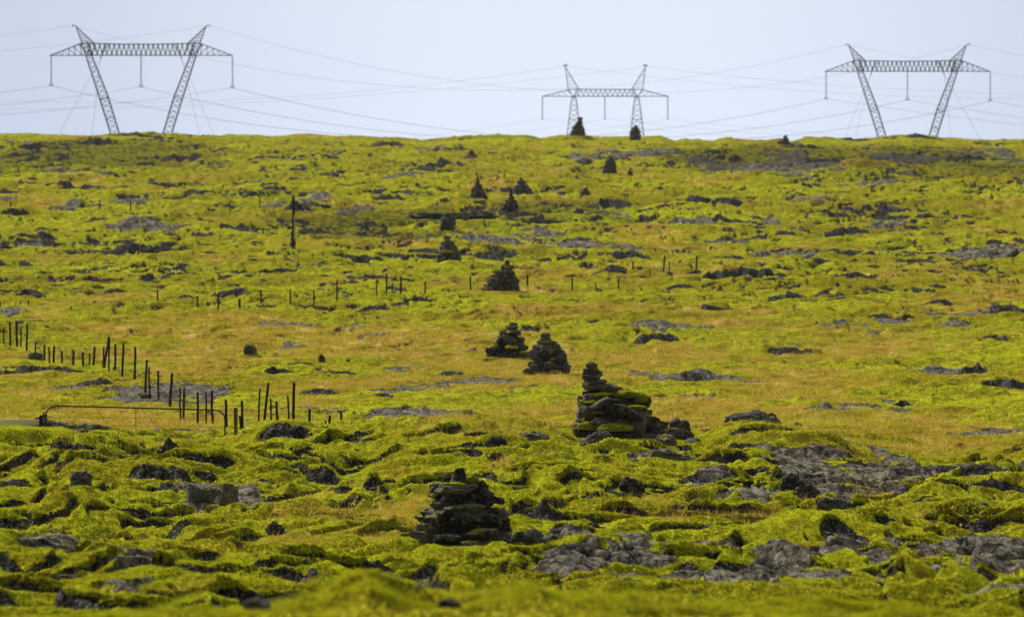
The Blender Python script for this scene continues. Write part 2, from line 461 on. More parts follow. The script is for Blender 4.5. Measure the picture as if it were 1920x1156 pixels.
# ------------------------------------------------------------------ cairns
def cairn(u, v, prof, label, seed, separate=True, moss=(), layer_px=12, stone_w=0.20, extra=(), mat=None, rad=0.9, lean=0.0, flat=1.0):
    """prof: rows (v, u_left, u_right) of the outline from the foot upwards; stones are laid in courses"""
    rnd = random.Random(seed)
    p0, r = spot(u, v, rad)
    s = r / F
    t = thing("cairn", p0, label, "cairn", "stone cairns marking the old path")
    zs = [(v - a) * s for a, b, c in prof]; Ls = [(b - u) * s for a, b, c in prof]; Rs = [(c - u) * s for a, b, c in prof]
    H = zs[-1]
    def at(z): return np.interp(z, zs, Ls), np.interp(z, zs, Rs)
    joined = bmesh.new()
    # rubble core
    core = bmesh.new(); n = 14; rings = []
    levels = np.linspace(-0.15, H * 0.93, 9)
    for z in levels:
        l, rr_ = at(max(z, 0)); cx = (l + rr_) / 2; hw = (rr_ - l) / 2 * 0.70
        rings.append([core.verts.new((cx + hw * math.cos(a) * rnd.uniform(.88, 1), hw * 0.85 * math.sin(a) * rnd.uniform(.88, 1), z)) for a in [2 * math.pi * i / n for i in range(n)]])
    for a, b in zip(rings, rings[1:]):
        for i in range(n):
            core.faces.new((a[i], a[(i + 1) % n], b[(i + 1) % n], b[i]))
    core.faces.new(rings[-1]); core.faces.new(rings[0][::-1])
    count = 0
    mats = [mat or M_ROCK, mat or M_ROCK, M_ROCKM, M_ROCK]
    if separate:
        bm_obj("rubble_core", core, M_ROCK, t)
    else:
        tmp = bpy.data.meshes.new("t"); core.to_mesh(tmp); core.free(); joined.from_mesh(tmp); bpy.data.meshes.remove(tmp)
    z = 0.0
    while z < H - 0.03:
        hh = layer_px * s * rnd.uniform(0.75, 1.3) * flat
        l, rr_ = at(z + hh / 2); cx = (l + rr_) / 2; hw = max((rr_ - l) / 2, 0.06)
        per = math.pi * 2 * hw * 0.9
        k = max(1, int(per / (stone_w * 2.1))) if hw > stone_w * 0.9 else 1
        a0 = rnd.random() * 6.28
        for i in range(k):
            a = a0 + 2 * math.pi * (i + rnd.uniform(-.2, .2)) / k
            if k == 1:
                sx = hw * rnd.uniform(0.95, 1.12); c = Vector((cx, 0, z + hh / 2)); rot = rnd.uniform(-.3, .3); sy = sx * 0.8
            else:
                sx = stone_w * rnd.uniform(0.8, 1.45); sy = stone_w * rnd.uniform(0.6, 0.9)
                sx = min(sx, hw * 0.95)
                R_ = max(hw - min(sx, sy) * 0.75, 0)
                c = Vector((cx + R_ * math.cos(a), R_ * 0.85 * math.sin(a), z + hh / 2 + rnd.uniform(-.2, .2) * hh)); rot = a + math.pi / 2 + rnd.uniform(-.5, .5)
            bm = bmesh.new() if separate else joined
            tl = (rnd.gauss(0, .08), rnd.gauss(0, .10))
            if separate:
                stone_bm(bm, Vector((0, 0, 0)), (sx, sy, hh * rnd.uniform(0.44, 0.58)), rnd, rot, tl, 3, 0.55, 0.20)
                o = bm_obj("stone", bm, rnd.choice(mats), t); o.location = c
                count += 1
            else:
                stone_bm(bm, c, (sx, sy, hh * rnd.uniform(0.55, 0.70)), rnd, rot, tl, 1 if s > 0.03 else 2, 0.55, 0.18)
        z += hh * 0.93
    for (eu, ev, ew, eh, dy, tl) in extra:
        c = Vector(((eu - u) * s, -dy, (v - ev) * s))
        bm = bmesh.new() if separate else joined
        stone_bm(bm, Vector((0, 0, 0)) if separate else c, (ew / 2 * s, ew / 2 * s * 0.75, eh / 2 * s * 1.1), rnd, rnd.uniform(-.4, .4), (0, math.radians(tl)), 3, 0.55, 0.2)
        if separate:
            o = bm_obj("stone", bm, rnd.choice(mats + [M_ROCKG]), t); o.location = c
    if not separate:
        bm_obj("stonework", joined, mat or M_ROCKF, t)
    for i, (mu, mv, mw, mh, dy) in enumerate(moss):
        moss_blob("moss_cushion", t, ((mu - u) * s, -dy, (v - mv) * s), (mw / 2 * s, mw / 2 * s * 0.8, mh / 2 * s), seed * 3.7 + i)
    return t

cairn(866, 1020, [(1020, 776, 964), (1000, 780, 960), (985, 786, 956), (970, 784, 952), (957, 795, 950), (947, 808, 926), (935, 811, 920), (920, 812, 916), (906, 814, 906), (900, 822, 900), (896, 848, 884), (884, 854, 876)],
      "broad stepped cairn of flat dark stones with bright moss round its top stone", 11, True,
      moss=[(886, 899, 28, 22, .20), (850, 904, 50, 9, .42), (905, 912, 16, 16, .15), (932, 953, 16, 10, .3), (762, 998, 20, 10, .5)],
      layer_px=15.5, stone_w=0.21, rad=1.1,
      extra=[(857, 914, 80, 17, .42, 0), (862, 946, 50, 11, .62, -6), (862, 891, 24, 28, .30, 0), (838, 895, 18, 16, .3, 0), (885, 948, 54, 16, .60, 4), (880, 962, 66, 18, .64, 6), (905, 992, 64, 16, .8, -4), (925, 966, 48, 14, .66, 6),
             (835, 1002, 56, 16, .86, 2), (800, 1010, 56, 20, .75, 10), (905, 912, 20, 30, .25, 0), (918, 926, 24, 18, .3, 0), (935, 934, 24, 14, .35, 0), (942, 975, 26, 18, .7, 0), (820, 945, 20, 16, .5, 0), (797, 984, 36, 18, .7, -6), (788, 998, 40, 18, .75, 4), (812, 968, 34, 16, .65, 5), (930, 1004, 44, 18, .8, 0), (765, 1012, 36, 14, .5, 0), (890, 1012, 56, 14, .95, 0)])

cairn(1160, 822, [(822, 1080, 1288), (810, 1081, 1270), (800, 1082, 1240), (790, 1082, 1222), (780, 1083, 1219), (765, 1085, 1216), (750, 1086, 1214), (740, 1092, 1205), (736, 1094, 1170), (728, 1096, 1158), (722, 1097, 1140), (716, 1098, 1136), (710, 1092, 1132), (700, 1096, 1126), (692, 1097, 1122), (686, 1101, 1117)],
      "largest cairn, a slim stack of stones rising from one end of a mossy lava knoll", 23, True,
      moss=[(1150, 798, 74, 20, 1.0), (1104, 796, 40, 22, .85), (1172, 738, 48, 18, .45), (1202, 746, 26, 22, .45), (1130, 738, 40, 10, .5), (1110, 752, 30, 10, .6), (1150, 748, 26, 8, .6), (1190, 760, 40, 9, .8), (1120, 770, 26, 8, .75), (1095, 752, 20, 12, .5), (1180, 818, 30, 8, 1.0), (1213, 757, 12, 18, .3), (1116, 690, 10, 14, .12)],
      layer_px=14, stone_w=0.19, rad=1.3,
      extra=[(1109, 687, 24, 13, .1, 0), (1112, 696, 32, 12, .15, 4), (1110, 706, 40, 11, .2, -3), (1114, 715, 42, 12, .2, 3), (1115, 725, 44, 12, .25, -2), (1165, 765, 72, 18, .85, 12), (1125, 752, 46, 12, .75, -28), (1140, 730, 34, 20, .3, 10), (1158, 732, 28, 16, .2, 20), (1205, 752, 28, 24, .3, 0), (1195, 778, 44, 20, .8, 20), (1100, 770, 40, 26, .6, 0),
             (1195, 800, 34, 30, .9, 0), (1220, 808, 40, 34, .8, 0), (1245, 815, 34, 26, .8, 0), (1130, 788, 50, 18, .85, 0), (1160, 790, 40, 14, .85, 0), (1092, 815, 26, 30, .7, 0), (1215, 785, 20, 22, .5, 20), (1110, 745, 44, 20, .4, -10), (1268, 799, 36, 28, .2, -30), (1280, 806, 32, 36, .0, 0), (1260, 812, 44, 24, .4, 5), (1238, 798, 32, 26, .3, 15), (1226, 790, 26, 20, .3, 10), (1282, 818, 34, 26, .3, 0), (1288, 822, 26, 20, .3, 0), (1250, 824, 26, 18, .7, 0), (1212, 818, 34, 22, 1.0, 0), (1180, 812, 30, 20, 1.0, 0), (1125, 812, 34, 16, .95, 0)])

cairn(1027, 702, [(702, 984, 1070), (692, 986, 1068), (680, 992, 1066), (670, 995, 1062), (660, 1000, 1057), (650, 1003, 1052), (640, 1010, 1042), (633, 1014, 1036), (626, 1019, 1030)],
      "conical stone cairn in the dry meadow with a smooth grey stone jutting from its side", 31, True,
      moss=[(1024, 641, 24, 9, .15), (1040, 644, 12, 6, .15), (1036, 672, 16, 8, .5), (1015, 700, 20, 10, .75), (1040, 697, 26, 12, .75)], layer_px=11, stone_w=0.22, rad=0.9,
      extra=[(1052, 670, 24, 16, .45, -20), (1042, 687, 26, 10, .6, 10), (1030, 683, 20, 12, .7, 0), (1002, 664, 20, 18, .45, 0), (1000, 688, 22, 14, .55, 0), (990, 697, 18, 16, .5, 0), (1060, 690, 20, 26, .4, 20), (1022, 630, 16, 12, .05, 0)])
cairn(952, 670, [(670, 913, 993), (660, 915, 989), (652, 924, 982), (645, 927, 980), (635, 933, 980), (625, 938, 977), (618, 944, 975), (612, 956, 970), (605, 958, 966)],
      "conical cairn topped by a round knob stone, next to the one with the grey stone", 37, True,
      moss=[(942, 622, 14, 10, .2), (960, 650, 26, 9, .6), (983, 660, 22, 8, .6), (925, 672, 34, 10, .8), (965, 674, 26, 9, .8), (929, 648, 12, 6, .4)], layer_px=10, stone_w=0.22, rad=0.9,
      extra=[(963, 611, 18, 13, .0, 0), (982, 650, 22, 10, .4, 10), (955, 635, 30, 14, .35, 10), (920, 657, 20, 12, .4, 0), (961, 621, 10, 7, .25, 0)])
cairn(942, 545, [(547, 902, 977), (540, 906, 975), (532, 910, 971), (524, 917, 968), (515, 924, 966), (507, 932, 963), (499, 943, 959), (492, 948, 956)],
      "wide grey-flecked cairn sloping off to one side beside the slope fence", 41, False, moss=[(930, 509, 14, 8, .3), (950, 501, 12, 5, .2), (917, 524, 10, 6, .4)], layer_px=8.5, stone_w=0.22, rad=0.9)
cairn(840, 498, [(499, 815, 867), (490, 817, 866), (480, 820, 863), (474, 822, 861), (468, 824, 858), (460, 826, 855), (452, 830, 849), (445, 835, 844)],
      "upright dark cairn crossed by a green band of moss halfway up", 43, False, moss=[(841, 472, 24, 6, .5), (838, 450, 10, 5, .1)], layer_px=8, stone_w=0.2, rad=0.8)
cairn(838, 432, [(432, 823, 855), (424, 823, 855), (415, 826, 854), (408, 828, 853), (405, 832, 852)],
      "squat flat-topped cairn in front of the long dark bank", 47, False, moss=[(846, 406, 14, 6, .1)], layer_px=9, stone_w=0.26, rad=0.7)
cairn(896, 376, [(376, 876, 917), (368, 879, 914), (360, 883, 909), (350, 887, 905), (342, 891, 901), (335, 894, 898)],
      "small sharply pointed cairn above the end of the long dark bank", 53, False, layer_px=6.5, stone_w=0.2, rad=0.8)
cairn(977, 372, [(372, 953, 1001), (364, 956, 1000), (355, 960, 996), (347, 966, 990), (340, 971, 984), (334, 974, 980)],
      "broad triangular cairn with a smaller stack of stones right before it", 59, False, layer_px=6.5, stone_w=0.22, rad=0.8)
cairn(956, 397, [(397, 943, 968), (388, 941, 970), (380, 946, 970), (376, 951, 966), (368, 953, 963), (360, 954, 962)],
      "lopsided low stack of stones standing right before the broad triangular cairn", 61, False, layer_px=7, stone_w=0.2, rad=0.8)
cairn(1098, 374, [(374, 1087, 1109), (366, 1088, 1108), (358, 1091, 1105), (352, 1095, 1101)],
      "low rounded cairn alone in moss beyond the triangular ones", 67, False, layer_px=6, stone_w=0.2, rad=0.7)
cairn(1143, 326, [(326, 1129, 1156), (315, 1130, 1156), (305, 1134, 1154), (298, 1138, 1151), (293, 1141, 1147)],
      "dark beehive cairn halfway up the last slope below the ridge", 71, False, layer_px=5, stone_w=0.22, rad=0.9)
cairn(1181, 330, [(330, 1175, 1187), (322, 1177, 1186), (316, 1180, 1184)],
      "tiny cairn a few steps from the dark beehive cairn", 73, False, layer_px=4, stone_w=0.15, rad=0.6)
cairn(1084, 254, [(254, 1068, 1098), (246, 1070, 1097), (240, 1073, 1094), (232, 1078, 1093), (226, 1083, 1092)],
      "cairn on the ridge line before one leg of the small pylon, its peak off centre", 79, False, layer_px=5, stone_w=0.25, rad=1.0)
cairn(1191, 263, [(263, 1180, 1202), (254, 1180, 1201), (246, 1182, 1200), (240, 1185, 1198), (236, 1189, 1194)],
      "egg-shaped cairn on the ridge line at the foot of the small pylon", 83, False, layer_px=5, stone_w=0.25, rad=1.0)
cairn(1468, 269, [(269, 1455, 1482), (264, 1460, 1480), (260, 1467, 1478), (254, 1470, 1477)],
      "small knob of piled stones on a dark outcrop of the ridge line", 89, False, layer_px=4, stone_w=0.25, rad=1.0)
cairn(884, 297, [(297, 873, 896), (290, 877, 893), (284, 880, 888)],
      "low dark heap of stones on the upper slope above the pointed cairn", 97, False, layer_px=4, stone_w=0.25, rad=0.8)

# ------------------------------------------------------------------ boulders
def boulder(u, v, w, h, label, seed, mat=None, sub=4, dy=0.0, name="boulder", cat="boulder", tilt=0.0, p=0.85, moss=(), group=None, r=None):
    rnd = random.Random(seed)
    p0, r = spot(u, v, max(0.25, w * 0.6 * (hit(u, v) / F)), r)
    s = r / F
    bm = bmesh.new()
    stone_bm(bm, Vector((0, 0, h * s * 0.42)), (w / 2 * s * 1.15, w / 2 * s * 0.9, h * s * 0.76), rnd, 0, (0, tilt), sub, p, 0.24)
    if moss:
        o = thing(name, p0, label, cat, group)
        bm_obj("rock", bm, mat or M_ROCK, o)
        for i, (mu, mv, mw, mh) in enumerate(moss):
            moss_blob("moss_cushion", o, ((mu - u) * s, 0, (v - mv) * s), (mw / 2 * s, mw / 2 * s, mh / 2 * s), seed + i)
    else:
        o = bm_obj(name, bm, mat or M_ROCK)
        o.location = p0
        tag(o, label, cat, group)
    return o

boulder(1415, 806, 84, 34, "long hump-backed dark boulder on the moss crest behind the largest cairn", 101)
boulder(1252, 838, 36, 22, "pale grey-green lichened boulder at the foot of the largest cairn", 103, mat=M_ROCKG)
boulder(1112, 838, 40, 22, "dark boulder below the tall stack of the largest cairn", 104)
boulder(1300, 838, 30, 14, "low dark stone trailing off past the knoll of the largest cairn", 105)
boulder(1002, 836, 52, 24, "grey-streaked dark boulder sunk in moss between the two nearest cairns", 106, mat=M_ROCKG)
boulder(930, 840, 30, 20, "jagged dark boulder in moss uphill of the stepped cairn", 107)
boulder(883, 784, 26, 12, "small dark boulder on the rim of the moss bank at the dry meadow", 108)
boulder(375, 940, 56, 30, "pale-flecked round boulder, the larger of a pair below the gate", 109, mat=M_ROCKG)
boulder(428, 948, 34, 36, "upright lichened boulder, the smaller of a pair below the gate", 110, mat=M_ROCKG)
boulder(148, 920, 38, 30, "leaning grey boulder half wrapped in moss below the gate rocks", 111, tilt=.4)
boulder(14, 938, 46, 32, "black square-shouldered boulder cut by the edge of the view", 112)
boulder(80, 820, 72, 28, "ridged dark lava lump heaped against the hinge end of the gate", 113, mat=M_ROCK)
boulder(118, 814, 50, 20, "flat dark lump beside the ridged one under the gate", 114)
boulder(188, 826, 46, 26, "tilted ribbed slab of dark lava under the middle of the gate", 115, tilt=.35)
boulder(158, 810, 30, 14, "small black rock under the gate between the ribbed slab and the hinge lumps", 116)
boulder(75, 816, 12, 6, "small whitish stone lying in front of the ridged lump by the gate", 117, mat=M_PALE, sub=3)
boulder(467, 664, 24, 14, "small square dark boulder perched on a mossy rise behind the fence", 118)
boulder(603, 679, 12, 12, "pointed little dark stone on the slope of the mossy rise", 119)
boulder(1484, 930, 42, 34, "taller of two dark boulders below the grey slab", 120, tilt=-.5)
boulder(1512, 936, 44, 22, "lower rounded one of two dark boulders below the grey slab", 121)
boulder(1448, 934, 24, 16, "small dark stone beside the two boulders below the grey slab", 128)
boulder(1575, 838, 40, 14, "thin dark wedge of rock on the moss rim before the meadow", 122, tilt=.35)
boulder(1497, 806, 18, 12, "pointed dark stone on the moss rim past the hump-backed boulder", 123)
boulder(1260, 868, 76, 20, "flat grey slab sticking out of moss under the largest cairn", 124, mat=M_ROCKG, tilt=.12)
boulder(514, 1004, 30, 20, "dark boulder alone in moss to one side of the stepped cairn", 125)
boulder(553, 1006, 32, 9, "low dark stone next to the lone boulder in moss", 129)
boulder(1000, 1022, 36, 24, "dark boulder at the foot of the stepped cairn", 126)
boulder(1040, 1024, 38, 22, "black rounded boulder two steps away from the stepped cairn", 127)
boulder(974, 1018, 26, 20, "knobbly dark rock leaning on the corner of the stepped cairn", 130)
boulder(845, 1148, 46, 22, "blurred dark rock in the nearest moss swell below the stepped cairn", 131)
boulder(480, 1154, 46, 28, "blurred dark rock at the bottom edge of the view", 132)
boulder(935, 958, 30, 22, "grey boulder in moss just behind the stepped cairn", 133, mat=M_ROCKG, r=hit(935, 958))
boulder(1560, 955, 50, 20, "grey boulder with a pale crown in the moss hollow", 134, mat=M_ROCKG)
boulder(1516, 984, 28, 16, "small grey boulder at the edge of the orange grass", 135, mat=M_ROCKG)
boulder(1130, 822, 30, 14, "dark flat stone before the knoll of the largest cairn", 136)
boulder(1185, 922, 50, 20, "splintered dark rock poking out of moss between grey slabs", 137, tilt=.5)
boulder(1320, 948, 40, 12, "grey flat stone at the upper edge of the orange grass", 138, mat=M_ROCKG)
boulder(1330, 1004, 28, 18, "pointed dark stone below the orange grass", 139)
boulder(65, 678, 26, 16, "block of dark rock under the far end of the fence", 140)
boulder(271, 746, 20, 7, "dark stone packed round the foot of a fence post", 141)
boulder(502, 782, 26, 7, "dark stone lying behind the paired leaning posts", 142)
boulder(1305, 518, 24, 11, "heap of dark rock at the foot of two tall thin posts", 143)
boulder(1248, 518, 22, 8, "heap of dark rock at the foot of the tall post with a collar", 144)
boulder(60, 342, 18, 8, "small grey stone on the far slope under the ridge", 145)
boulder(465, 790, 9, 6, "upper of two small white stones by the timber gate post", 150, mat=M_PALE, sub=3, cat="stone", name="white_stone")
boulder(464, 808, 14, 7, "lower of two small white stones by the timber gate post", 151, mat=M_PALE, sub=3, cat="stone", name="white_stone")
# long dark bank and the pale block before it
boulder(850, 411, 142, 11, "long straight dark bank of rock behind the squat flat-topped cairn", 160, p=0.4, name="rock_bank", cat="rock bank")
boulder(873, 414, 10, 15, "pale grey block standing against the long dark bank", 161, mat=M_ROCKG, p=0.4, cat="stone block", name="stone_block", r=hit(873, 414) - 1.5)

# ------------------------------------------------------------------ fence posts
POSTS = []
def fence_post(ut, vt, ub, vb, wpx, label, group, mat=None, r=None, name="fence_post"):
    p, r = spot(ub, vb, 0.28, r)
    s = r / F
    q = Vector(((ut - ub) * s, 0, (vb - vt) * s))
    bm = bmesh.new()
    rnd = random.Random(int(ut * 7 + vt))
    n = 4; w = wpx * s * 1.12
    pts = [Vector((0, 0, 0)).lerp(q, i / n) + (Vector((rnd.gauss(0, .006), rnd.gauss(0, .006), 0)) if 0 < i < n else Vector()) for i in range(n + 1)]
    pts[0] = -q.normalized() * 0.35
    rings = []
    for i, c in enumerate(pts):
        rings.append([bm.verts.new(c + Vector((math.cos(a) * w / 2 * (1.04 - .08 * i / n), math.sin(a) * w / 2, 0))) for a in [2 * math.pi * k / 9 for k in range(9)]])
    for a, b in zip(rings, rings[1:]):
        for k in range(9): bm.faces.new((a[k], a[(k + 1) % 9], b[(k + 1) % 9], b[k]))
    bm.faces.new(rings[-1]); bm.faces.new(rings[0][::-1])
    o = bm_obj(name, bm, mat or M_POST); o.location = p
    tag(o, label, "fence post", group)
    return o, p, q

near = [  # from the gate outwards, up the valley: top u,v  foot u,v  width
 (423, 749, 424, 800, 4.6), (397, 732, 398, 798, 4.2), (386, 735, 386, 798, 3), (370, 735, 370, 798, 4), (345, 727, 343, 788, 4.2), (337, 727, 338, 790, 3), (322, 699, 318, 764, 4.8), (296, 694, 297, 747, 3.6),
 (279, 688, 280, 747, 3), (275, 674, 272, 735, 4), (253, 650, 252, 712, 4), (231, 646, 228, 708, 4), (216, 645, 215, 700, 4), (205, 634, 204, 699, 3), (204, 631, 194, 692, 4.2), (194, 649, 193, 688, 3), (177, 649, 175, 685, 4),
 (168, 662, 167, 685, 2.6), (155, 660, 155, 688, 4), (137, 656, 137, 686, 4), (115, 657, 116, 682, 3.6), (101, 648, 100, 681, 4), (91, 650, 93, 681, 3), (83, 646, 83, 679, 3.6), (66, 640, 66, 662, 2.6),
 (50, 607, 50, 658, 3.6), (39, 612, 39, 653, 2.6), (30, 601, 31, 652, 4), (18, 603, 19, 650, 3.6), (7, 614, 6, 649, 2.6)]
ords = ["first", "second", "third", "fourth", "fifth", "sixth", "seventh", "eighth", "ninth", "tenth", "eleventh", "twelfth", "thirteenth", "fourteenth", "fifteenth", "sixteenth", "seventeenth", "eighteenth",
        "nineteenth", "twentieth", "twenty-first", "twenty-second", "twenty-third", "twenty-fourth", "twenty-fifth", "twenty-sixth", "twenty-seventh", "twenty-eighth", "twenty-ninth", "thirtieth"]
g = "fence posts of the line running up from the gate"
tops = []
for i, (a, b, c, d, w_) in enumerate(near):
    hpx = d - b
    kind = ("leaning " if abs(a - c) > 5 else "") + ("thin " if w_ < 3.2 else "") + ("tall " if hpx > 58 else "short " if hpx < 34 else "")
    o, p, q = fence_post(a, b, c, d, w_, "%sdark fence post, %s from the gate going up the valley" % (kind, ords[i]), g)
    tops.append((p, q))
near2 = [(453, 751, 454, 820, 4.4), (449, 779, 452, 815, 4), (487, 728, 484, 795, 3.2), (503, 717, 495, 790, 4.6), (507, 747, 508, 790, 3.2), (518, 752, 520, 792, 4.4), (539, 741, 543, 796, 3.2), (551, 717, 549, 800, 5), (580, 766, 579, 808, 4.6), (610, 788, 610, 805, 3.2), (618, 779, 617, 803, 4.6), (633, 788, 634, 800, 3), (638, 769, 641, 801, 4)]
g2 = "fence posts of the line on the far side of the timber gate post"
tops2 = []
nm2 = ["tall black fence post right beside the grey timber gate post", "short leaning fence post touching the tall black one beside the gate post", "thin slightly leaning post, nearer the gate of the leaning pair",
       "thick post leaning away from the gate, taller of the leaning pair", "thin short post just past the leaning pair", "thick short post just past the leaning pair", "thin post leaning towards the tallest post", "tallest and thickest black post, alone past the leaning pair",
       "lone thick short post on the moss past the tallest post", "stubby thin post of the first stubby pair", "stubby thick post of the first stubby pair", "stubby thin post of the last stubby pair", "slightly leaning post ending the fence at the moss bank"]
for (a, b, c, d, w_), lb in zip(near2, nm2):
    o, p, q = fence_post(a, b, c, d, w_, lb, g2)
    if w_ > 4: tops2.append((p, q))
mid = [(0, 565, 0, 575, 2.4), (53, 563, 53, 578, 2.6), (103, 568, 103, 581, 2.6), (156, 562, 156, 571, 2), (206, 565, 206, 574, 2), (250, 565, 250, 577, 2.4), (295, 545, 295, 568, 2.8), (370, 555, 370, 579, 2.6), (410, 547, 408, 583, 3), (449, 560, 449, 580, 4.4),
       (489, 543, 489, 572, 3), (544, 542, 544, 572, 2.6), (588, 542, 589, 572, 2.4), (632, 525, 632, 567, 3), (706, 524, 706, 557, 2.4), (725, 513, 725, 556, 3), (736, 530, 736, 546, 2), (752, 518, 751, 558, 3.4), (797, 528, 797, 554, 2.8), (882, 517, 882, 543, 2.8),
       (989, 515, 989, 537, 3.4), (1073, 520, 1073, 545, 2.6), (1117, 530, 1117, 546, 2), (1160, 520, 1160, 542, 2.4), (1187, 490, 1187, 516, 3), (1219, 505, 1219, 522, 2)]
for i, (a, b, c, d, w_) in enumerate(mid):
    fence_post(a, b, c, d, w_, "%s post, %s from the open end of the fence crossing the foot of the slope" % ("thick" if w_ > 3.2 else "thin", ords[i]),
               "posts of the fence along the foot of the slope")
fence_post(1247, 479, 1243, 516, 3, "tall thin post with a dark collar standing in a heap of rock", "tall posts in rock heaps", name="tall_post")
fence_post(1255, 490, 1255, 515, 2, "thin post next to the tall post with a collar", "tall posts in rock heaps", name="tall_post")
fence_post(1307, 479, 1305, 516, 3, "tall thin post rising from the larger heap of rock", "tall posts in rock heaps", name="tall_post")
fence_post(1297, 495, 1296, 513, 2, "short thin post beside the tall one in the larger heap of rock", "tall posts in rock heaps", name="tall_post")
far_posts = [(20, 378, 392), (187, 375, 396), (245, 375, 397), (305, 386, 394), (338, 384, 396), (431, 378, 402), (487, 373, 400), (901, 328, 349), (917, 330, 345), (893, 322, 336), (946, 325, 342)]
for i, (a, b, d) in enumerate(far_posts):
    side = "on the upper slope near the weathered pole, %s along" % ords[i] if i < 7 else "uphill of the sharply pointed cairn, %s of a few" % ords[i - 7]
    fence_post(a, b, a, d, 2.2, "faint thin post " + side, "faint posts on the upper slope")

def wire_run(pts, rad, label, group, mat=None, name="fence_wire", cat="fence wire", sag=0.02, seg=4):
    bm = bmesh.new(); o0 = pts[0]; path = []
    for a, b in zip(pts, pts[1:]):
        for i in range(seg):
            t = i / seg; path.append(a.lerp(b, t) - o0 - Vector((0, 0, sag * 4 * t * (1 - t))))
    path.append(pts[-1] - o0)
    polytube(bm, path, rad * 2, 3)
    o = bm_obj(name, bm, mat or M_WIRE); o.location = o0
    tag(o, label, cat, group); return o
for fz, nm in ((0.92, "top"), (0.62, "middle"), (0.34, "lowest")):
    wire_run([p + q * fz for p, q in tops if q.z > 0.3], 0.003, "%s wire of the fence running up from the gate" % nm, "wires of the fence running up from the gate")
    wire_run([p + q * fz for p, q in tops2], 0.003, "%s wire of the fence past the timber gate post" % nm, "wires of the fence past the timber gate post")

# ------------------------------------------------------------------ gate
RG = 124.0
def gp(u, v, dy=0.0):
    p = P3(u, v, RG); p.y += dy; return p
g0 = Vector((u2x(250, RG), u2y(250, RG), float(zbase(np.array([250.0]), np.array([RG]))[0])))
gate = thing("field_gate", g0, "low field gate of bent dark tube with thin wires beside a grey timber post", "gate")
bm = bmesh.new()
fr = [(84.5, 806), (84.5, 778), (86.5, 771), (91, 765.5), (98, 762), (106, 760.7), (180, 762.2), (300, 765.8), (400, 768.2), (409, 769.2), (415, 772.5), (419.5, 777.5), (421.3, 784), (421.5, 836)]
polytube(bm, [gp(*a) - g0 for a in fr], 0.035, 8)
bm_obj("gate_frame", bm, M_RUST, gate)
for pts in ([(84, 781), (421, 786)], [(84, 797), (421, 800)]):
    bm = bmesh.new(); polytube(bm, [gp(*a) - g0 for a in pts], 0.008, 4); bm_obj("gate_wire", bm, M_WIRE, gate)
for pts in ([(254, 764), (254, 816)],):
    bm = bmesh.new(); polytube(bm, [gp(*a) - g0 for a in pts], 0.016, 4); bm_obj("upright_bar", bm, M_RUST, gate)
for pts in ([(98, 763), (123, 799)], [(178, 763), (204, 801)], [(264, 766), (300, 806)], [(160, 763), (84, 795)]):
    bm = bmesh.new(); polytube(bm, [gp(*a) - g0 for a in pts], 0.009, 4); bm_obj("gate_stay", bm, M_WIRE, gate)
bm = bmesh.new(); polytube(bm, [gp(80, 779) - g0, gp(88, 779) - g0], 0.07, 6); polytube(bm, [gp(81, 772, -.0) - g0, gp(81, 782) - g0], 0.04, 6)
bm_obj("hinge", bm, M_RUST, gate)

def square_post(u, vt, vb, wpx, label, mat, dy=0.0, cap=0.0):
    s = RG / F; bm = bmesh.new(); w_ = wpx * s / 2; h = (vb - vt) * s
    bmesh.ops.create_cube(bm, size=1.0)
    for v_ in bm.verts:
        v_.co = Vector((v_.co.x * 2 * w_, v_.co.y * 2 * w_, (v_.co.z + 0.5) * (h + 0.4) - 0.4))
    bmesh.ops.subdivide_edges(bm, edges=bm.edges[:], cuts=5, use_grid_fill=True)
    for v_ in bm.verts: v_.co += Vector((mnoise.noise(v_.co * 5) * .012, mnoise.noise(v_.co * 5 + Vector((9, 0, 0))) * .012, 0))
    o = bm_obj("gate_post", bm, mat); p = gp(u, vb, dy); o.location = p
    PINS.append((p.x, p.y, p.z, 0.45))
    tag(o, label, "gate post"); return o
square_post(441.5, 764, 834, 6.8, "grey-green squared timber gate post at the latch end of the gate", M_GREYWOOD)
square_post(76, 778, 806, 7, "stubby dark gate post carrying the rusty hinge", M_POST, 0.05)
bm = bmesh.new(); s = RG / F
bmesh.ops.create_cube(bm, size=1.0)
for v_ in bm.verts: v_.co = Vector((v_.co.x * 125 * s, v_.co.y * 0.05, v_.co.z * 10.5 * s))
bmesh.ops.subdivide_edges(bm, edges=bm.edges[:], cuts=6, use_grid_fill=True)
for v_ in bm.verts: v_.co.z += 0.008 * mnoise.noise(v_.co * 3)
for uu in (-20, 12, 44, 66):
    pb = P3(uu, 803, 121.5); PINS.append((pb.x, pb.y, pb.z, 0.6))
o = bm_obj("fence_rail", bm, M_BOARD); o.location = gp(12, 791.5, 0.12); tag(o, "pale weathered board fixed level behind the stubby gate post", "fence rail")

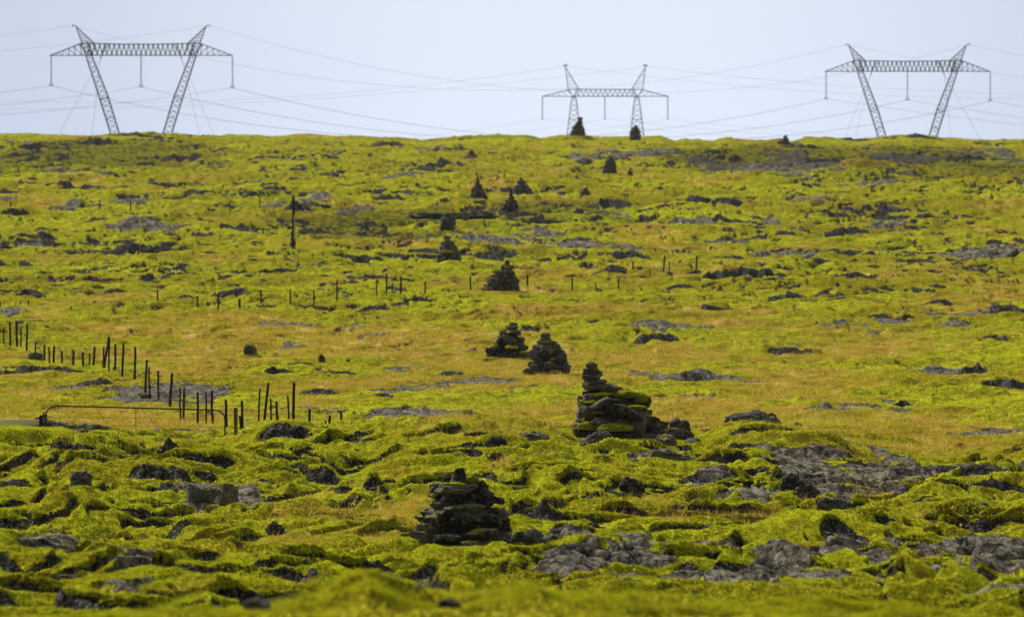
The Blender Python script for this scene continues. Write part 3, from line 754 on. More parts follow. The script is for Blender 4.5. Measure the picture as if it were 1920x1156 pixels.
# ------------------------------------------------------------------ weathered pole
p, r = spot(551, 481, 0.8); s = r / F
pole = thing("weathered_pole", p, "tall weathered pole with a short crosspiece, its foot packed with dark stones", "pole")
bm = bmesh.new(); polytube(bm, [Vector((0, 0, -.3)), Vector((-2 * s, 0, 48 * s))], 8 * s, 8); bm_obj("stone_packed_foot", bm, M_ROCK, pole)
bm = bmesh.new(); strut(bm, (0, 0, 0), (-1 * s, 0, 114 * s), 7 * s, 8, 5 * s); bm_obj("shaft", bm, M_POST, pole)
bm = bmesh.new(); strut(bm, (1.5 * s, -.12, 30 * s), (1 * s, -.10, 78 * s), 2 * s, 4); bm_obj("pale_batten", bm, M_BOARD, pole)
bm = bmesh.new(); strut(bm, (-6 * s, 0, 103 * s), (7 * s, 0, 103 * s), 3 * s, 4); bm_obj("crosspiece", bm, M_POST, pole)
bm = bmesh.new(); rnd = random.Random(3)
for i in range(16):
    a = rnd.random() * 6.28; q_ = rnd.random()
    stone_bm(bm, Vector((math.cos(a) * .17 * (1 - q_) - .05, math.sin(a) * .17 * (1 - q_), q_ * 1.3)), (.15 * (1 - .5 * q_), .13, .09), rnd, a, (0, 0), 2)
bm_obj("packing_stones", bm, M_ROCK, pole)
# ------------------------------------------------------------------ pylons
def lattice(bm, a, b, wa, wb, da, db, n, chord=0.13, brace=0.075, ends=True):
    """four-chord mast from a to b (Vectors); wa/wb widths along X, da/db depths along Y; n panels"""
    a = Vector(a); b = Vector(b)
    ax = (b - a).normalized()
    side = Vector((1, 0, 0)) - ax * ax.x
    side.normalize(); dep = Vector((0, 1, 0))
    def c(i, t):
        o = a.lerp(b, t); w_ = (wa + (wb - wa) * t) / 2; d_ = (da + (db - da) * t) / 2
        sx, sy = ((-1, -1), (1, -1), (1, 1), (-1, 1))[i]
        return o + side * sx * w_ + dep * sy * d_
    for i in range(4): strut(bm, c(i, 0), c(i, 1), chord)
    for k in range(n):
        t0, t1 = k / n, (k + 1) / n
        for i in range(4):
            j = (i + 1) % 4
            if k % 2 == 0: strut(bm, c(i, t0), c(j, t1), brace)
            else: strut(bm, c(j, t0), c(i, t1), brace)
    for t in (0, 0.35, 0.68, 1) if ends else ():
        for i in range(4): strut(bm, c(i, t), c((i + 1) % 4, t), brace * 1.2)

R1 = 627.0; S1 = R1 / F
def tp(u, v, dy=0.0):                 # pylon drawing: frame pixels to metres about the pylon's middle, level with v = 300
    return Vector(((u - 265) * S1, dy, (300 - v) * S1))

def guyed_pylon():
    t = thing("power_pylon", P3(265, 300, R1), "", "pylon", "lattice power pylons on the ridge")
    D = 0.75
    def part(name, fn):
        bm = bmesh.new(); fn(bm); return bm_obj(name, bm, M_GALV, t)
    for sg in (-1, 1):
        m = lambda u: 265 + sg * (u - 265)
        q = lambda u, v, dy=0.0: tp(m(u), v, dy)
        part("leg", lambda bm: (lattice(bm, q(371, 82), q(363, 104), 0.7, 0.62, D, 0.62, 3), lattice(bm, q(363, 104), q(334, 185), 0.62, 0.95, 0.62, 0.95, 9, ends=False), lattice(bm, q(334, 185), q(302, 290), 0.95, 0.9, 0.95, 0.9, 11)))
        def peak(bm):
            tip = q(387, 50)
            for u_ in (375, 353):
                for dy in (-D / 2, D / 2): strut(bm, q(u_, 82, dy), tip, 0.12)
            for k in range(1, 6):
                f = k / 6; g_ = (k - .5) / 6
                a1 = q(375, 82, -D / 2).lerp(tip, f); b1 = q(353, 82, -D / 2).lerp(tip, g_); b2 = q(353, 82, -D / 2).lerp(tip, f)
                strut(bm, a1, b1, 0.06); strut(bm, a1, b2, 0.06)
                a2 = q(375, 82, D / 2).lerp(tip, f); b3 = q(353, 82, D / 2).lerp(tip, g_); strut(bm, a2, b3, 0.06)
                strut(bm, a1, a2, 0.05)
            strut(bm, tip, q(392.5, 48), 0.12); strut(bm, q(392.5, 47), q(393, 52), 0.10)
        part("earth_wire_peak", peak)
        def arm(bm):
            end = q(436, 105)
            for dy in (-D / 2, D / 2):
                strut(bm, q(375, 82, dy), end, 0.13); strut(bm, q(363, 104.5, dy), end, 0.12)
                n = 6
                for k in range(n):
                    a_ = q(363, 104.5, dy).lerp(end, k / n); b_ = q(375, 82, dy).lerp(end, (k + .5) / n); c_ = q(363, 104.5, dy).lerp(end, (k + 1) / n)
                    strut(bm, a_, b_, 0.06); strut(bm, b_, c_, 0.06)
        part("cantilever_arm", arm)
        def knee(bm):
            for dy in (-D / 2, D / 2):
                strut(bm, q(332, 82, dy), q(341, 112, 0), 0.13); strut(bm, q(326, 82, dy), q(339, 106, 0), 0.09)
                strut(bm, q(356, 82, dy), q(346, 104, dy), 0.10)
        part("knee_brace", knee)
        for (u_, v_, dy) in ((412, 262, -9.0), (369, 262, 9.0)):
            bm = bmesh.new(); strut(bm, q(341, 111), q(u_ * 1.0, v_, dy), 0.035, 4); strut(bm, q(u_, v_, dy), q(u_ + (u_ - 341) * .35, v_ + 52, dy * 1.35), 0.035, 4)
            bm_obj("guy_wire", bm, M_CABLE, t)
    def beam(bm):
        top = lambda u: 82.0 + 2.0 * (1 - ((u - 265) / 100) ** 2)
        for dy in (-D / 2, D / 2):
            us = np.linspace(155, 375, 23)
            for a, b in zip(us, us[1:]): strut(bm, tp(a, top(a), dy), tp(b, top(b), dy), 0.14)
            strut(bm, tp(165, 104.5, dy), tp(365, 104.5, dy), 0.14)
            n = 22
            for k in range(n):
                a = 165 + 200 * k / n; b = 165 + 200 * (k + .5) / n; c = 165 + 200 * (k + 1) / n
                strut(bm, tp(a, 104.5, dy), tp(b, top(b), dy), 0.075); strut(bm, tp(b, top(b), dy), tp(c, 104.5, dy), 0.075)
        for k in range(23):
            a = 165 + 200 * k / 22
            strut(bm, tp(a, 104.5, -D / 2), tp(a, 104.5, D / 2), 0.06); strut(bm, tp(a, 104.5, -D / 2), tp(a + 9, 104.5, D / 2), 0.05) if k < 22 else None
            strut(bm, tp(a, top(a), -D / 2), tp(a, top(a), D / 2), 0.06)
    part("crossbeam", beam)
    for (u_, v0, v1) in ((97, 105, 161), (265, 104.5, 163), (436, 105, 165)):
        bm = bmesh.new()
        top_, bot = tp(u_, v0), tp(u_, v1 - 4)
        strut(bm, top_, bot, 0.07, 6)
        n = 22
        for k in range(2, n):
            c = top_.lerp(bot, k / n); strut(bm, c, c + Vector((0, 0, 0.07)), 0.20, 8, 0.12)
        o = bm_obj("insulator_string", bm, M_INS, t)
        bm = bmesh.new()
        strut(bm, tp(u_, v1 - 5), tp(u_ - 4, v1), 0.10); strut(bm, tp(u_, v1 - 5), tp(u_ + 4, v1), 0.10); strut(bm, tp(u_ - 4, v1), tp(u_ + 4, v1), 0.10)
        bm_obj("cable_clamp", bm, M_GALV, o)
    return t
py1 = guyed_pylon()
py1["label"] = "widest and nearest lattice pylon with two inward-raked legs and three hanging insulators"
def copy_tree(o, parent=None):
    c = o.copy(); col.objects.link(c)
    if parent: c.parent = parent
    for ch in o.children: copy_tree(ch, c)
    return c
py3 = copy_tree(py1)
R3 = R1 / 0.905
py3.location = P3(1549 + (265 - 97) * 0.905, 300 + (134.5 - 104.5) - 0.095 * 195.5 + 0.0, R3)
py3["label"] = "second wide lattice pylon with inward-raked legs, the one standing beyond the egg-shaped cairn"
K3 = lambda u, v: (1549 + (u - 97) * 0.905, 134.5 + (v - 104.5) * 0.905)

# the small pylon of the other line
R2 = 880.0; S2 = R2 / F
def sp(u, v, dy=0.0): return Vector(((u - 1135) * S2, dy, (300 - v) * S2))
py2 = thing("power_pylon", P3(1135, 300, R2), "smallest lattice pylon with spreading legs, behind the two cairns on the ridge", "pylon", "lattice power pylons on the ridge")
def part2(name, fn, mat=None, parent=None):
    bm = bmesh.new(); fn(bm); return bm_obj(name, bm, mat or M_GALV, parent or py2)
for sg in (-1, 1):
    q = lambda u, v, dy=0.0: sp(1135 + sg * (u - 1135), v, dy)
    part2("leg", lambda bm: (lattice(bm, q(1194, 183), q(1195, 300), 0.7, 2.9, 0.7, 2.9, 12, 0.15, 0.085)))
    def peak2(bm):
        tip = q(1210, 126)
        for dy in (-.5, .5):
            strut(bm, q(1205, 168, dy), tip, 0.14); strut(bm, q(1184, 168, dy), tip, 0.14)
            strut(bm, q(1205, 168, dy), q(1194, 183), 0.16); strut(bm, q(1184, 168, dy), q(1194, 183), 0.16)
            for k in range(1, 7):
                a1 = q(1205, 168, dy).lerp(tip, k / 7); b1 = q(1184, 168, dy).lerp(tip, (k - .6) / 7)
                strut(bm, a1, b1, 0.07)
        strut(bm, q(1206, 122.5), q(1214, 124), 0.3)
    part2("earth_wire_peak", peak2)
    def arm2(bm):
        end = q(1253, 181)
        for dy in (-.5, .5):
            strut(bm, q(1203, 168.5, dy), end, 0.15); strut(bm, q(1194, 181, dy), end, 0.14)
            for k in range(5):
                a_ = q(1194, 181, dy).lerp(end, k / 5); b_ = q(1203, 168.5, dy).lerp(end, (k + .4) / 5); strut(bm, a_, b_, 0.07)
    part2("cantilever_arm", arm2)
    bm = bmesh.new(); strut(bm, q(1190, 184), q(1172, 262, -8), 0.04); strut(bm, q(1172, 262, -8), q(1163, 300, -11), 0.04); bm_obj("guy_wire", bm, M_CABLE, py2)
def beam2(bm):
    for dy in (-.5, .5):
        strut(bm, sp(1066, 168, dy), sp(1204, 168, dy), 0.16); strut(bm, sp(1076, 181, dy), sp(1194, 181, dy), 0.16)
        n = 13
        for k in range(n):
            a = 1076 + 118 * k / n; b = 1076 + 118 * (k + .5) / n; c = 1076 + 118 * (k + 1) / n
            strut(bm, sp(a, 181, dy), sp(b, 168, dy), 0.10); strut(bm, sp(b, 168, dy), sp(c, 181, dy), 0.10)
part2("crossbeam", beam2)
for u_ in (1017, 1134, 1252):
    def ins(bm):
        a, b = sp(u_, 181), sp(u_, 223); strut(bm, a, b, 0.09, 6)
        for k in range(1, 16):
            c = a.lerp(b, k / 16); strut(bm, c, c + Vector((0, 0, 0.1)), 0.26, 8, 0.16)
    o = part2("insulator_string", ins, M_INS)
    part2("cable_clamp", lambda bm: strut(bm, sp(u_ - 3, 223), sp(u_ + 3, 223), 0.14), None, o)

# ------------------------------------------------------------------ overhead cables: real spans with their sag
def cable(u0, v0, r0, u1, v1, r1, sagpx, label, rad=0.03, n=40, group="overhead power cables"):
    a = P3(u0, v0, r0); b = P3(u1, v1, r1)
    sag = sagpx * (r0 + r1) / 2 / F
    bm = bmesh.new()
    path = [a.lerp(b, i / n) - a - Vector((0, 0, sag * 4 * (i / n) * (1 - i / n))) for i in range(n + 1)]
    polytube(bm, path, rad * 1.0, 4)
    o = bm_obj("power_cable", bm, M_CABLE); o.location = a
    tag(o, label, "power cable", group)
T1 = "the widest pylon"; T3 = "the second wide pylon"; T2 = "the smallest pylon"
e1, e2 = K3(97, 161), K3(265, 163); e3 = K3(436, 165); q1, q2 = K3(138, 48), K3(392, 48)
cable(97, 161, R1, *e1, R3, 88, "slack cable between the outer insulators, near side of both wide pylons", 0.045)
cable(265, 163, R1, *e2, R3, 88, "slack cable joining the middle insulators of the two wide pylons", 0.045)
cable(436, 165, R1, *e3, R3, 88, "slack cable joining the last insulators of the two wide pylons", 0.045)
cable(138, 48, R1, *q1, R3, 102, "thin earth wire joining the first peaks of the two wide pylons", 0.026)
cable(392, 48, R1, *q2, R3, 107, "thin earth wire joining the second peaks of the two wide pylons", 0.026)
cable(97, 161, R1, -1500, 190, 560, 45, "cable leaving the first insulator of the widest pylon out of view", 0.035)
cable(265, 163, R1, -1330, 195, 560, 50, "cable leaving the middle insulator of the widest pylon out of view", 0.035)
cable(436, 165, R1, -1160, 198, 560, 50, "cable leaving the last insulator of the widest pylon out of view", 0.035)
cable(138, 48, R1, -1400, 60, 560, 52, "thin earth wire leaving the first peak of the widest pylon out of view", 0.022)
cable(392, 48, R1, -1150, 60, 560, 56, "thin earth wire leaving the second peak of the widest pylon out of view", 0.022)
cable(*e1, R3, 3100, 300, 760, 30, "cable leaving the first insulator of the second wide pylon out of view", 0.035)
cable(*e2, R3, 3200, 300, 760, 36, "cable leaving the middle insulator of the second wide pylon out of view", 0.035)
cable(*e3, R3, 3300, 300, 760, 40, "cable leaving the last insulator of the second wide pylon out of view", 0.035)
cable(*q1, R3, 3100, 180, 760, 60, "thin earth wire leaving the first peak of the second wide pylon out of view", 0.022)
cable(*q2, R3, 3300, 180, 760, 60, "thin earth wire leaving the second peak of the second wide pylon out of view", 0.022)
cable(1061, 124, R2, -620, 124, 940, 68, "thin earth wire from the first peak of the smallest pylon towards the widest", 0.03)
cable(1212, 125, R2, -500, 190, 940, 40, "thin earth wire from the second peak of the smallest pylon towards the widest", 0.03)
cable(1061, 124, R2, 2700, 124, 1020, 60, "thin earth wire from the first peak of the smallest pylon towards the second wide one", 0.03)
cable(1212, 125, R2, 2800, 130, 1020, 50, "thin earth wire from the second peak of the smallest pylon towards the second wide one", 0.03)
for i, u_ in enumerate((1017, 1134, 1252)):
    nm_ = ("first", "middle", "last")[i]
    cable(u_, 223, R2, u_ - 1700, 215, 940, 75, "faint cable from the %s insulator of the smallest pylon towards the widest pylon" % nm_, 0.028)
    cable(u_, 223, R2, u_ + 1700, 190, 1020, 60, "faint cable from the %s insulator of the smallest pylon towards the second wide pylon" % nm_, 0.028)
# ------------------------------------------------------------------ moss strands and dry grass: two uncountable covers
def mat_blade(name, lo, hi, hi2):
    m, T, B = new_mat(name, 1.0, 0.0)
    at = T.node('ShaderNodeVertexColor', layer_name="tone"); sp = T.node('ShaderNodeSeparateColor'); T.l.new(at.outputs['Color'], sp.inputs[0])
    c = T.mix(sp.outputs[0], lo, hi); c = T.mix(sp.outputs[1], c, hi2)
    T.l.new(c, B.inputs['Base Color'])
    tr = T.node('ShaderNodeBsdfTranslucent'); T.l.new(c, tr.inputs['Color'])
    mx = T.node('ShaderNodeMixShader'); mx.inputs[0].default_value = 0.42
    T.l.new(B.outputs[0], mx.inputs[1]); T.l.new(tr.outputs[0], mx.inputs[2])
    T.l.new(mx.outputs[0], T.n['Material Output'].inputs['Surface'])
    return m

def blades(name, label, land, n, r0, r1, length, width, lift, want, mat, seed, flow=True, power=1.0):
    rs = np.random.RandomState(seed)
    k = land['k']; rr = land['rr']; Z = land['Z']
    n_try = int(n * 3)
    kk = rs.uniform(-0.099, 0.099, n_try); r = np.exp(rs.uniform(math.log(r0), math.log(r1), n_try))
    j = np.clip(np.interp(kk, k, np.arange(len(k))), 0, len(k) - 2); i = np.clip(np.interp(r, rr, np.arange(len(rr))), 0, len(rr) - 2)
    i0 = i.astype(int); j0 = j.astype(int); fi = i - i0; fj = j - j0
    def smp(A): return (A[i0, j0] * (1 - fi) * (1 - fj) + A[i0 + 1, j0] * fi * (1 - fj) + A[i0, j0 + 1] * (1 - fi) * fj + A[i0 + 1, j0 + 1] * fi * fj)
    pr = want(smp(land['moss']), smp(land['dry']))
    keep = rs.rand(n_try) < pr
    idx = np.nonzero(keep)[0][:n]
    kk = kk[idx]; r = r[idx]; z = smp(Z)[idx]
    c = 1 / np.sqrt(1 + kk * kk); x = r * kk * c; y = r * c
    n = len(x)
    if flow:
        ang = 2.6 * pn(x / 1.3, y / 1.3, 71) + rs.normal(0, .28, n) - math.pi / 2 - 0.5
    else:
        ang = rs.uniform(0, 2 * np.pi, n)
    Lg = length * rs.uniform(0.6, 1.4, n) * (1 if power == 1.0 else (r / r0) ** (power - 1)); Wd = width * rs.uniform(0.7, 1.3, n) * (r / 100.0) ** 0.8
    dx, dy = np.cos(ang), np.sin(ang)
    co = np.empty((n, 3, 3), np.float32)
    co[:, 0] = np.stack([x - dy * Wd / 2, y + dx * Wd / 2, z - 0.012], 1)
    co[:, 1] = np.stack([x + dy * Wd / 2, y - dx * Wd / 2, z - 0.012], 1)
    lf = lift * rs.uniform(0.6, 1.4, n)
    sp = np.sqrt(np.clip(Lg ** 2 - lf ** 2, 1e-5, None))
    co[:, 2] = np.stack([x + dx * sp, y + dy * sp, z + lf], 1)
    me = bpy.data.meshes.new(name)
    me.vertices.add(n * 3); me.vertices.foreach_set("co", co.ravel())
    me.loops.add(n * 3); me.loops.foreach_set("vertex_index", np.arange(n * 3, dtype=np.int32))
    me.polygons.add(n); me.polygons.foreach_set("loop_start", np.arange(0, n * 3, 3, dtype=np.int32))
    me.update(calc_edges=False)
    ca = me.color_attributes.new("tone", 'FLOAT_COLOR', 'POINT')
    t = np.clip(rs.normal(0.5, 0.28, n) + 0.3 * pn(x / 0.5, y / 0.5, 77), 0, 1); t2 = (rs.rand(n) < 0.16) * rs.rand(n)
    c4 = np.ones((n, 3, 4), np.float32); c4[:, :, 0] = t[:, None]; c4[:, :, 1] = t2[:, None]
    ca.data.foreach_set("color", c4.ravel())
    o = bpy.data.objects.new(name, me); col.objects.link(o); me.materials.append(mat)
    o["kind"] = "stuff"; o["label"] = label; o["category"] = "moss" if flow else "grass"
    return o
# ------------------------------------------------------------------ features of the ground read from the photograph
# lava ledges: (u, v of the foot, width px, height px)
LEDGES = [
 (90,1000,60,10),(150,905,40,14),(300,893,120,14),(120,860,110,16),(320,868,60,28),(540,840,90,12),(600,883,70,14),(700,925,60,16),
 (235,942,110,16),(40,928,70,22),(340,985,60,14),(620,1085,170,20),(810,1095,130,12),(930,1080,110,14),(200,1050,90,12),(1140,1000,120,18),
 (1010,975,90,14),(1110,940,90,20),(1080,1010,90,20),(1050,1045,160,16),(1200,1055,150,14),(1330,905,120,10),(1420,880,90,16),(1560,850,90,10),
 (1800,915,100,12),(1880,925,110,16),(1690,912,90,10),(1760,960,90,14),(1640,1000,80,10),(1830,975,80,12),(1560,1040,150,12),(1820,1050,170,14),
 (1760,1080,120,18),(1900,1060,90,12),(980,1075,80,16),(1380,1068,220,8),(70,1080,100,14),(20,1110,60,14),(300,1090,90,14),(420,1060,100,12),
 (70,700,180,13),(175,724,70,14),(20,690,60,10),(310,740,60,10),(640,700,60,10),(700,745,80,8),(470,660,20,10),
 (1230,637,90,14),(1300,712,110,14),(1420,520,190,12),(1600,520,90,12),(1830,700,80,14),(1890,732,110,14),(1700,760,60,10),
 (1650,595,60,8),(1770,575,100,8),(1880,590,90,16),(1550,558,70,10),(1470,560,60,8),(1280,540,60,8),(1340,585,60,8),(830,404,120,9),(900,402,60,7),
 (215,550,50,12),(60,555,60,8),(335,560,60,10),(430,558,80,8),(735,545,60,8),(700,575,60,8),(300,580,80,8),
 (100,440,100,8),(380,425,60,9),(430,395,80,6),(590,390,80,9),(555,400,60,16),(530,420,120,10),(660,455,110,9),(700,425,60,8),(630,425,80,10),
 (1140,388,90,12),(1050,392,80,8),(1100,410,120,9),(1250,400,110,6),(1360,420,120,9),(1430,420,100,6),(1660,395,80,8),(1560,405,110,9),(1700,415,120,9),
 (1590,440,80,7),(1380,395,70,5),(1300,385,70,5),(820,325,110,16),(840,290,90,16),(880,298,30,10),(590,302,90,9),(650,290,60,6),(500,307,60,5),(720,275,70,7),
 (1100,300,60,8),(1150,310,70,10),(1080,335,70,5),(1330,300,90,8),(1440,285,110,10),(1500,280,100,10),(1550,310,100,10),(1650,300,120,8),
 (1720,262,110,8),(1600,265,60,6),(1470,270,60,10),(1820,300,110,8),(1880,320,90,8),(250,312,90,8),(330,300,110,9),(80,285,110,10),(180,280,90,10),
 (260,260,90,5),(370,290,60,7),(440,268,70,5),(290,345,100,8),(150,350,130,7),(40,345,60,6),(110,352,90,8),(760,345,80,6),(1000,345,60,6),(640,352,70,5),
 (1480,470,110,6),(1640,480,90,8),(1790,475,120,8),(1880,480,80,8),(480,500,70,8),(100,500,120,6),(300,505,110,7),(620,505,120,7),(700,515,60,6),(760,495,70,6),
 (250,470,110,8),(60,460,80,6),(860,460,60,6),(1140,520,70,8),(1070,490,70,6),(1180,480,80,6),(1530,500,80,6),(1740,545,90,6),(1860,640,60,6),
 (1500,690,60,6),(1310,705,60,8),(1760,700,50,8),(600,735,80,8),(840,705,60,6),(900,655,70,5),(560,683,80,12),(520,695,60,9),(1540,770,60,7),(1480,660,90,4),
]
# bare lava slabs: (u, v, width px, height px)
SLABS = [
 (1540,875,240,60),(1630,860,120,30),(1690,890,130,30),(1840,890,170,36),(1900,875,70,30),(1700,925,80,14),(1580,940,70,14),
 (1330,945,120,20),(1290,905,80,14),(1270,862,80,18),(1400,1000,70,12),(1270,1040,230,26),(1400,1085,220,34),(1180,1070,160,36),(1150,1010,90,20),
 (1650,1045,90,28),(1770,1030,90,26),(1890,1040,120,36),(1780,1075,150,26),(1890,1080,90,20),(1890,1130,260,20),(1460,1060,140,14),
 (450,1105,150,26),(330,1105,90,40),(300,1045,50,24),(130,1060,150,20),(210,1075,90,16),(180,970,60,12),(110,990,60,6),(490,1100,60,22),(900,1090,60,16),(720,1110,60,20),
 (430,930,60,24),(375,925,60,30),(350,815,120,16),(290,815,80,14),(160,815,70,14),
 (320,735,250,34),(400,780,120,12),(100,725,110,10),(260,700,60,12),(100,580,140,12),(30,588,70,8),(545,642,70,10),(540,605,110,8),(670,608,80,14),(710,626,80,8),
 (740,728,130,10),(830,722,120,8),(900,715,130,12),(1000,728,110,14),(700,775,220,12),(560,770,110,12),(800,770,120,8),(740,795,90,8),(760,690,60,6),
 (1260,708,130,12),(1340,712,90,12),(1200,700,70,8),(1290,742,150,10),(1250,618,190,10),(1560,608,110,12),(1680,605,70,10),(1780,605,120,10),(1650,622,70,8),(1800,590,90,8),
 (1620,760,70,22),(1660,770,90,10),(1550,770,70,8),(1860,805,190,12),(1760,700,90,12),(1500,656,70,5),(1420,690,90,5),
 (270,425,110,14),(300,430,80,12),(700,455,120,10),(760,450,100,10),(860,440,120,10),(930,450,110,10),(1020,435,90,14),(990,440,70,12),(1150,408,60,8),(1310,420,90,8),
 (590,375,70,8),(670,385,80,6),(550,390,110,12),(240,385,70,12),(150,385,60,10),(5,383,40,12),(650,405,70,7),(1110,470,120,10),(1060,470,70,7),(1350,448,90,8),
 (1460,470,130,6),(1640,350,110,5),(1530,385,70,5),(1820,482,140,10),(1900,478,70,10),(1470,430,60,14),(1660,420,110,8),(60,468,70,7),
 (1230,290,120,10),(1160,290,60,10),(1100,300,60,8),(1440,325,180,16),(1500,320,110,14),(1630,318,90,10),(1700,300,110,10),(1800,290,90,10),(1470,300,110,14),
 (840,315,90,14),(820,285,60,14),(1350,320,60,10),(60,275,80,8),(130,330,110,5),(1320,310,60,8),(1900,300,60,10),(1870,285,60,8),(750,340,60,4),
]
# dry grass: (u, v, width px, height px, strength)
DRY = [
 (700,640,700,60,1),(900,670,500,60,1),(1150,690,300,60,.8),(1250,660,300,40,.9),(1200,780,420,70,1),(1450,790,300,70,1),(1500,720,300,70,1),(1700,820,400,50,.9),
 (860,790,420,50,1),(600,760,200,40,.6),(180,780,500,60,.9),(380,690,220,70,.9),(430,640,300,50,.9),(250,620,280,30,.8),(60,730,120,30,.6),(1050,765,200,40,1),(1800,780,200,30,.7),
 (1340,975,240,20,1),(1450,970,150,26,1),(1200,940,140,30,.7),(450,970,180,24,.8),(640,970,200,40,.7),(800,960,140,60,.9),(730,900,160,60,.5),(960,870,130,60,.5),
 (1000,650,200,60,.8),(1400,590,260,30,.6),(1650,640,300,40,.7),(1780,580,200,30,.6),(900,590,200,20,.5),(640,530,240,20,.5),(850,530,160,16,.7),(760,475,160,24,.9),
 (650,470,60,20,.6),(1200,440,160,40,.8),(1400,500,200,20,.6),(150,345,200,26,.7),(300,355,220,20,.8),(270,480,120,14,.7),(430,480,150,20,.7),(90,520,160,10,.6),
 (920,355,110,30,.7),(1030,330,120,30,.7),(1460,305,50,26,1),(1110,275,200,20,.4),(1850,440,200,30,.6),(1700,510,300,30,.7),(1530,470,200,20,.6),(300,1130,260,18,.5),
 (560,930,140,30,.5),(1640,915,300,30,.5),(1450,925,140,30,.4),(1700,975,120,20,.4),(150,1095,120,20,.5),(250,850,90,30,.5),(260,870,60,40,.5),(1200,360,150,14,.4),
]
# darker heath on the faces of the far rise, their shade put into its colour: (u, v, width, height)
HEATH_SHADE = [(150,300,560,52),(60,300,300,56),(1700,305,640,66),(1500,300,300,60),(1880,330,200,40),(700,420,300,60),(1050,400,200,40),(1350,300,200,50)]
# moss humps: (u, v, width, height, )
HUMPS = [(390,885,140,38),(1080,1110,150,62),(1590,1022,440,60),(690,1125,240,40),(1740,1095,260,30),(700,1120,300,40),(1300,880,160,26),(1750,955,130,26),
 (200,920,300,24),(500,840,260,20),(1150,860,200,24),(110,960,400,40),(1240,1000,160,26),(1180,1120,120,20),(660,680,170,22),(230,590,280,26),
 (1700,740,300,30),(1000,590,500,14),(880,1110,140,34)]

def place(u, v):
    r = hit(min(max(u, -250), 2170), v)
    return u2x(u, r), u2y(u, r), r

def footprint(u, v, wpx, hpx):
    rcc = hit(u, v); g_ = 1.0
    wpx *= g_; hpx *= g_ * 1.1
    r1 = hit(u, v + hpx / 2); r0 = hit(u, max(v - hpx / 2, 256))
    rc = (r0 + r1) / 2
    return u2x(u, rc), u2y(u, rc), wpx / 2 * rc / F, max((r0 - r1) / 2, 0.5), rc

def ellipse_field(X, Y, RRw, items, pad=1.0, wob=None):
    """max over items of a soft 1-d^2 field; rows outside each item's reach are skipped"""
    fld = np.full(X.shape, -4.0, np.float32)
    for it in items:
        x0, y0, a, b, rc = it[:5]
        st = it[5] if len(it) > 5 else 1.0
        i0 = np.searchsorted(RRw, rc - 2.2 * b * pad); i1 = np.searchsorted(RRw, rc + 2.2 * b * pad)
        if i1 <= i0: continue
        dx = (X[i0:i1] - x0) / a; dy = (Y[i0:i1] - y0) / b
        f = st - (dx * dx + dy * dy) 
        np.maximum(fld[i0:i1], f, out=fld[i0:i1])
    return fld

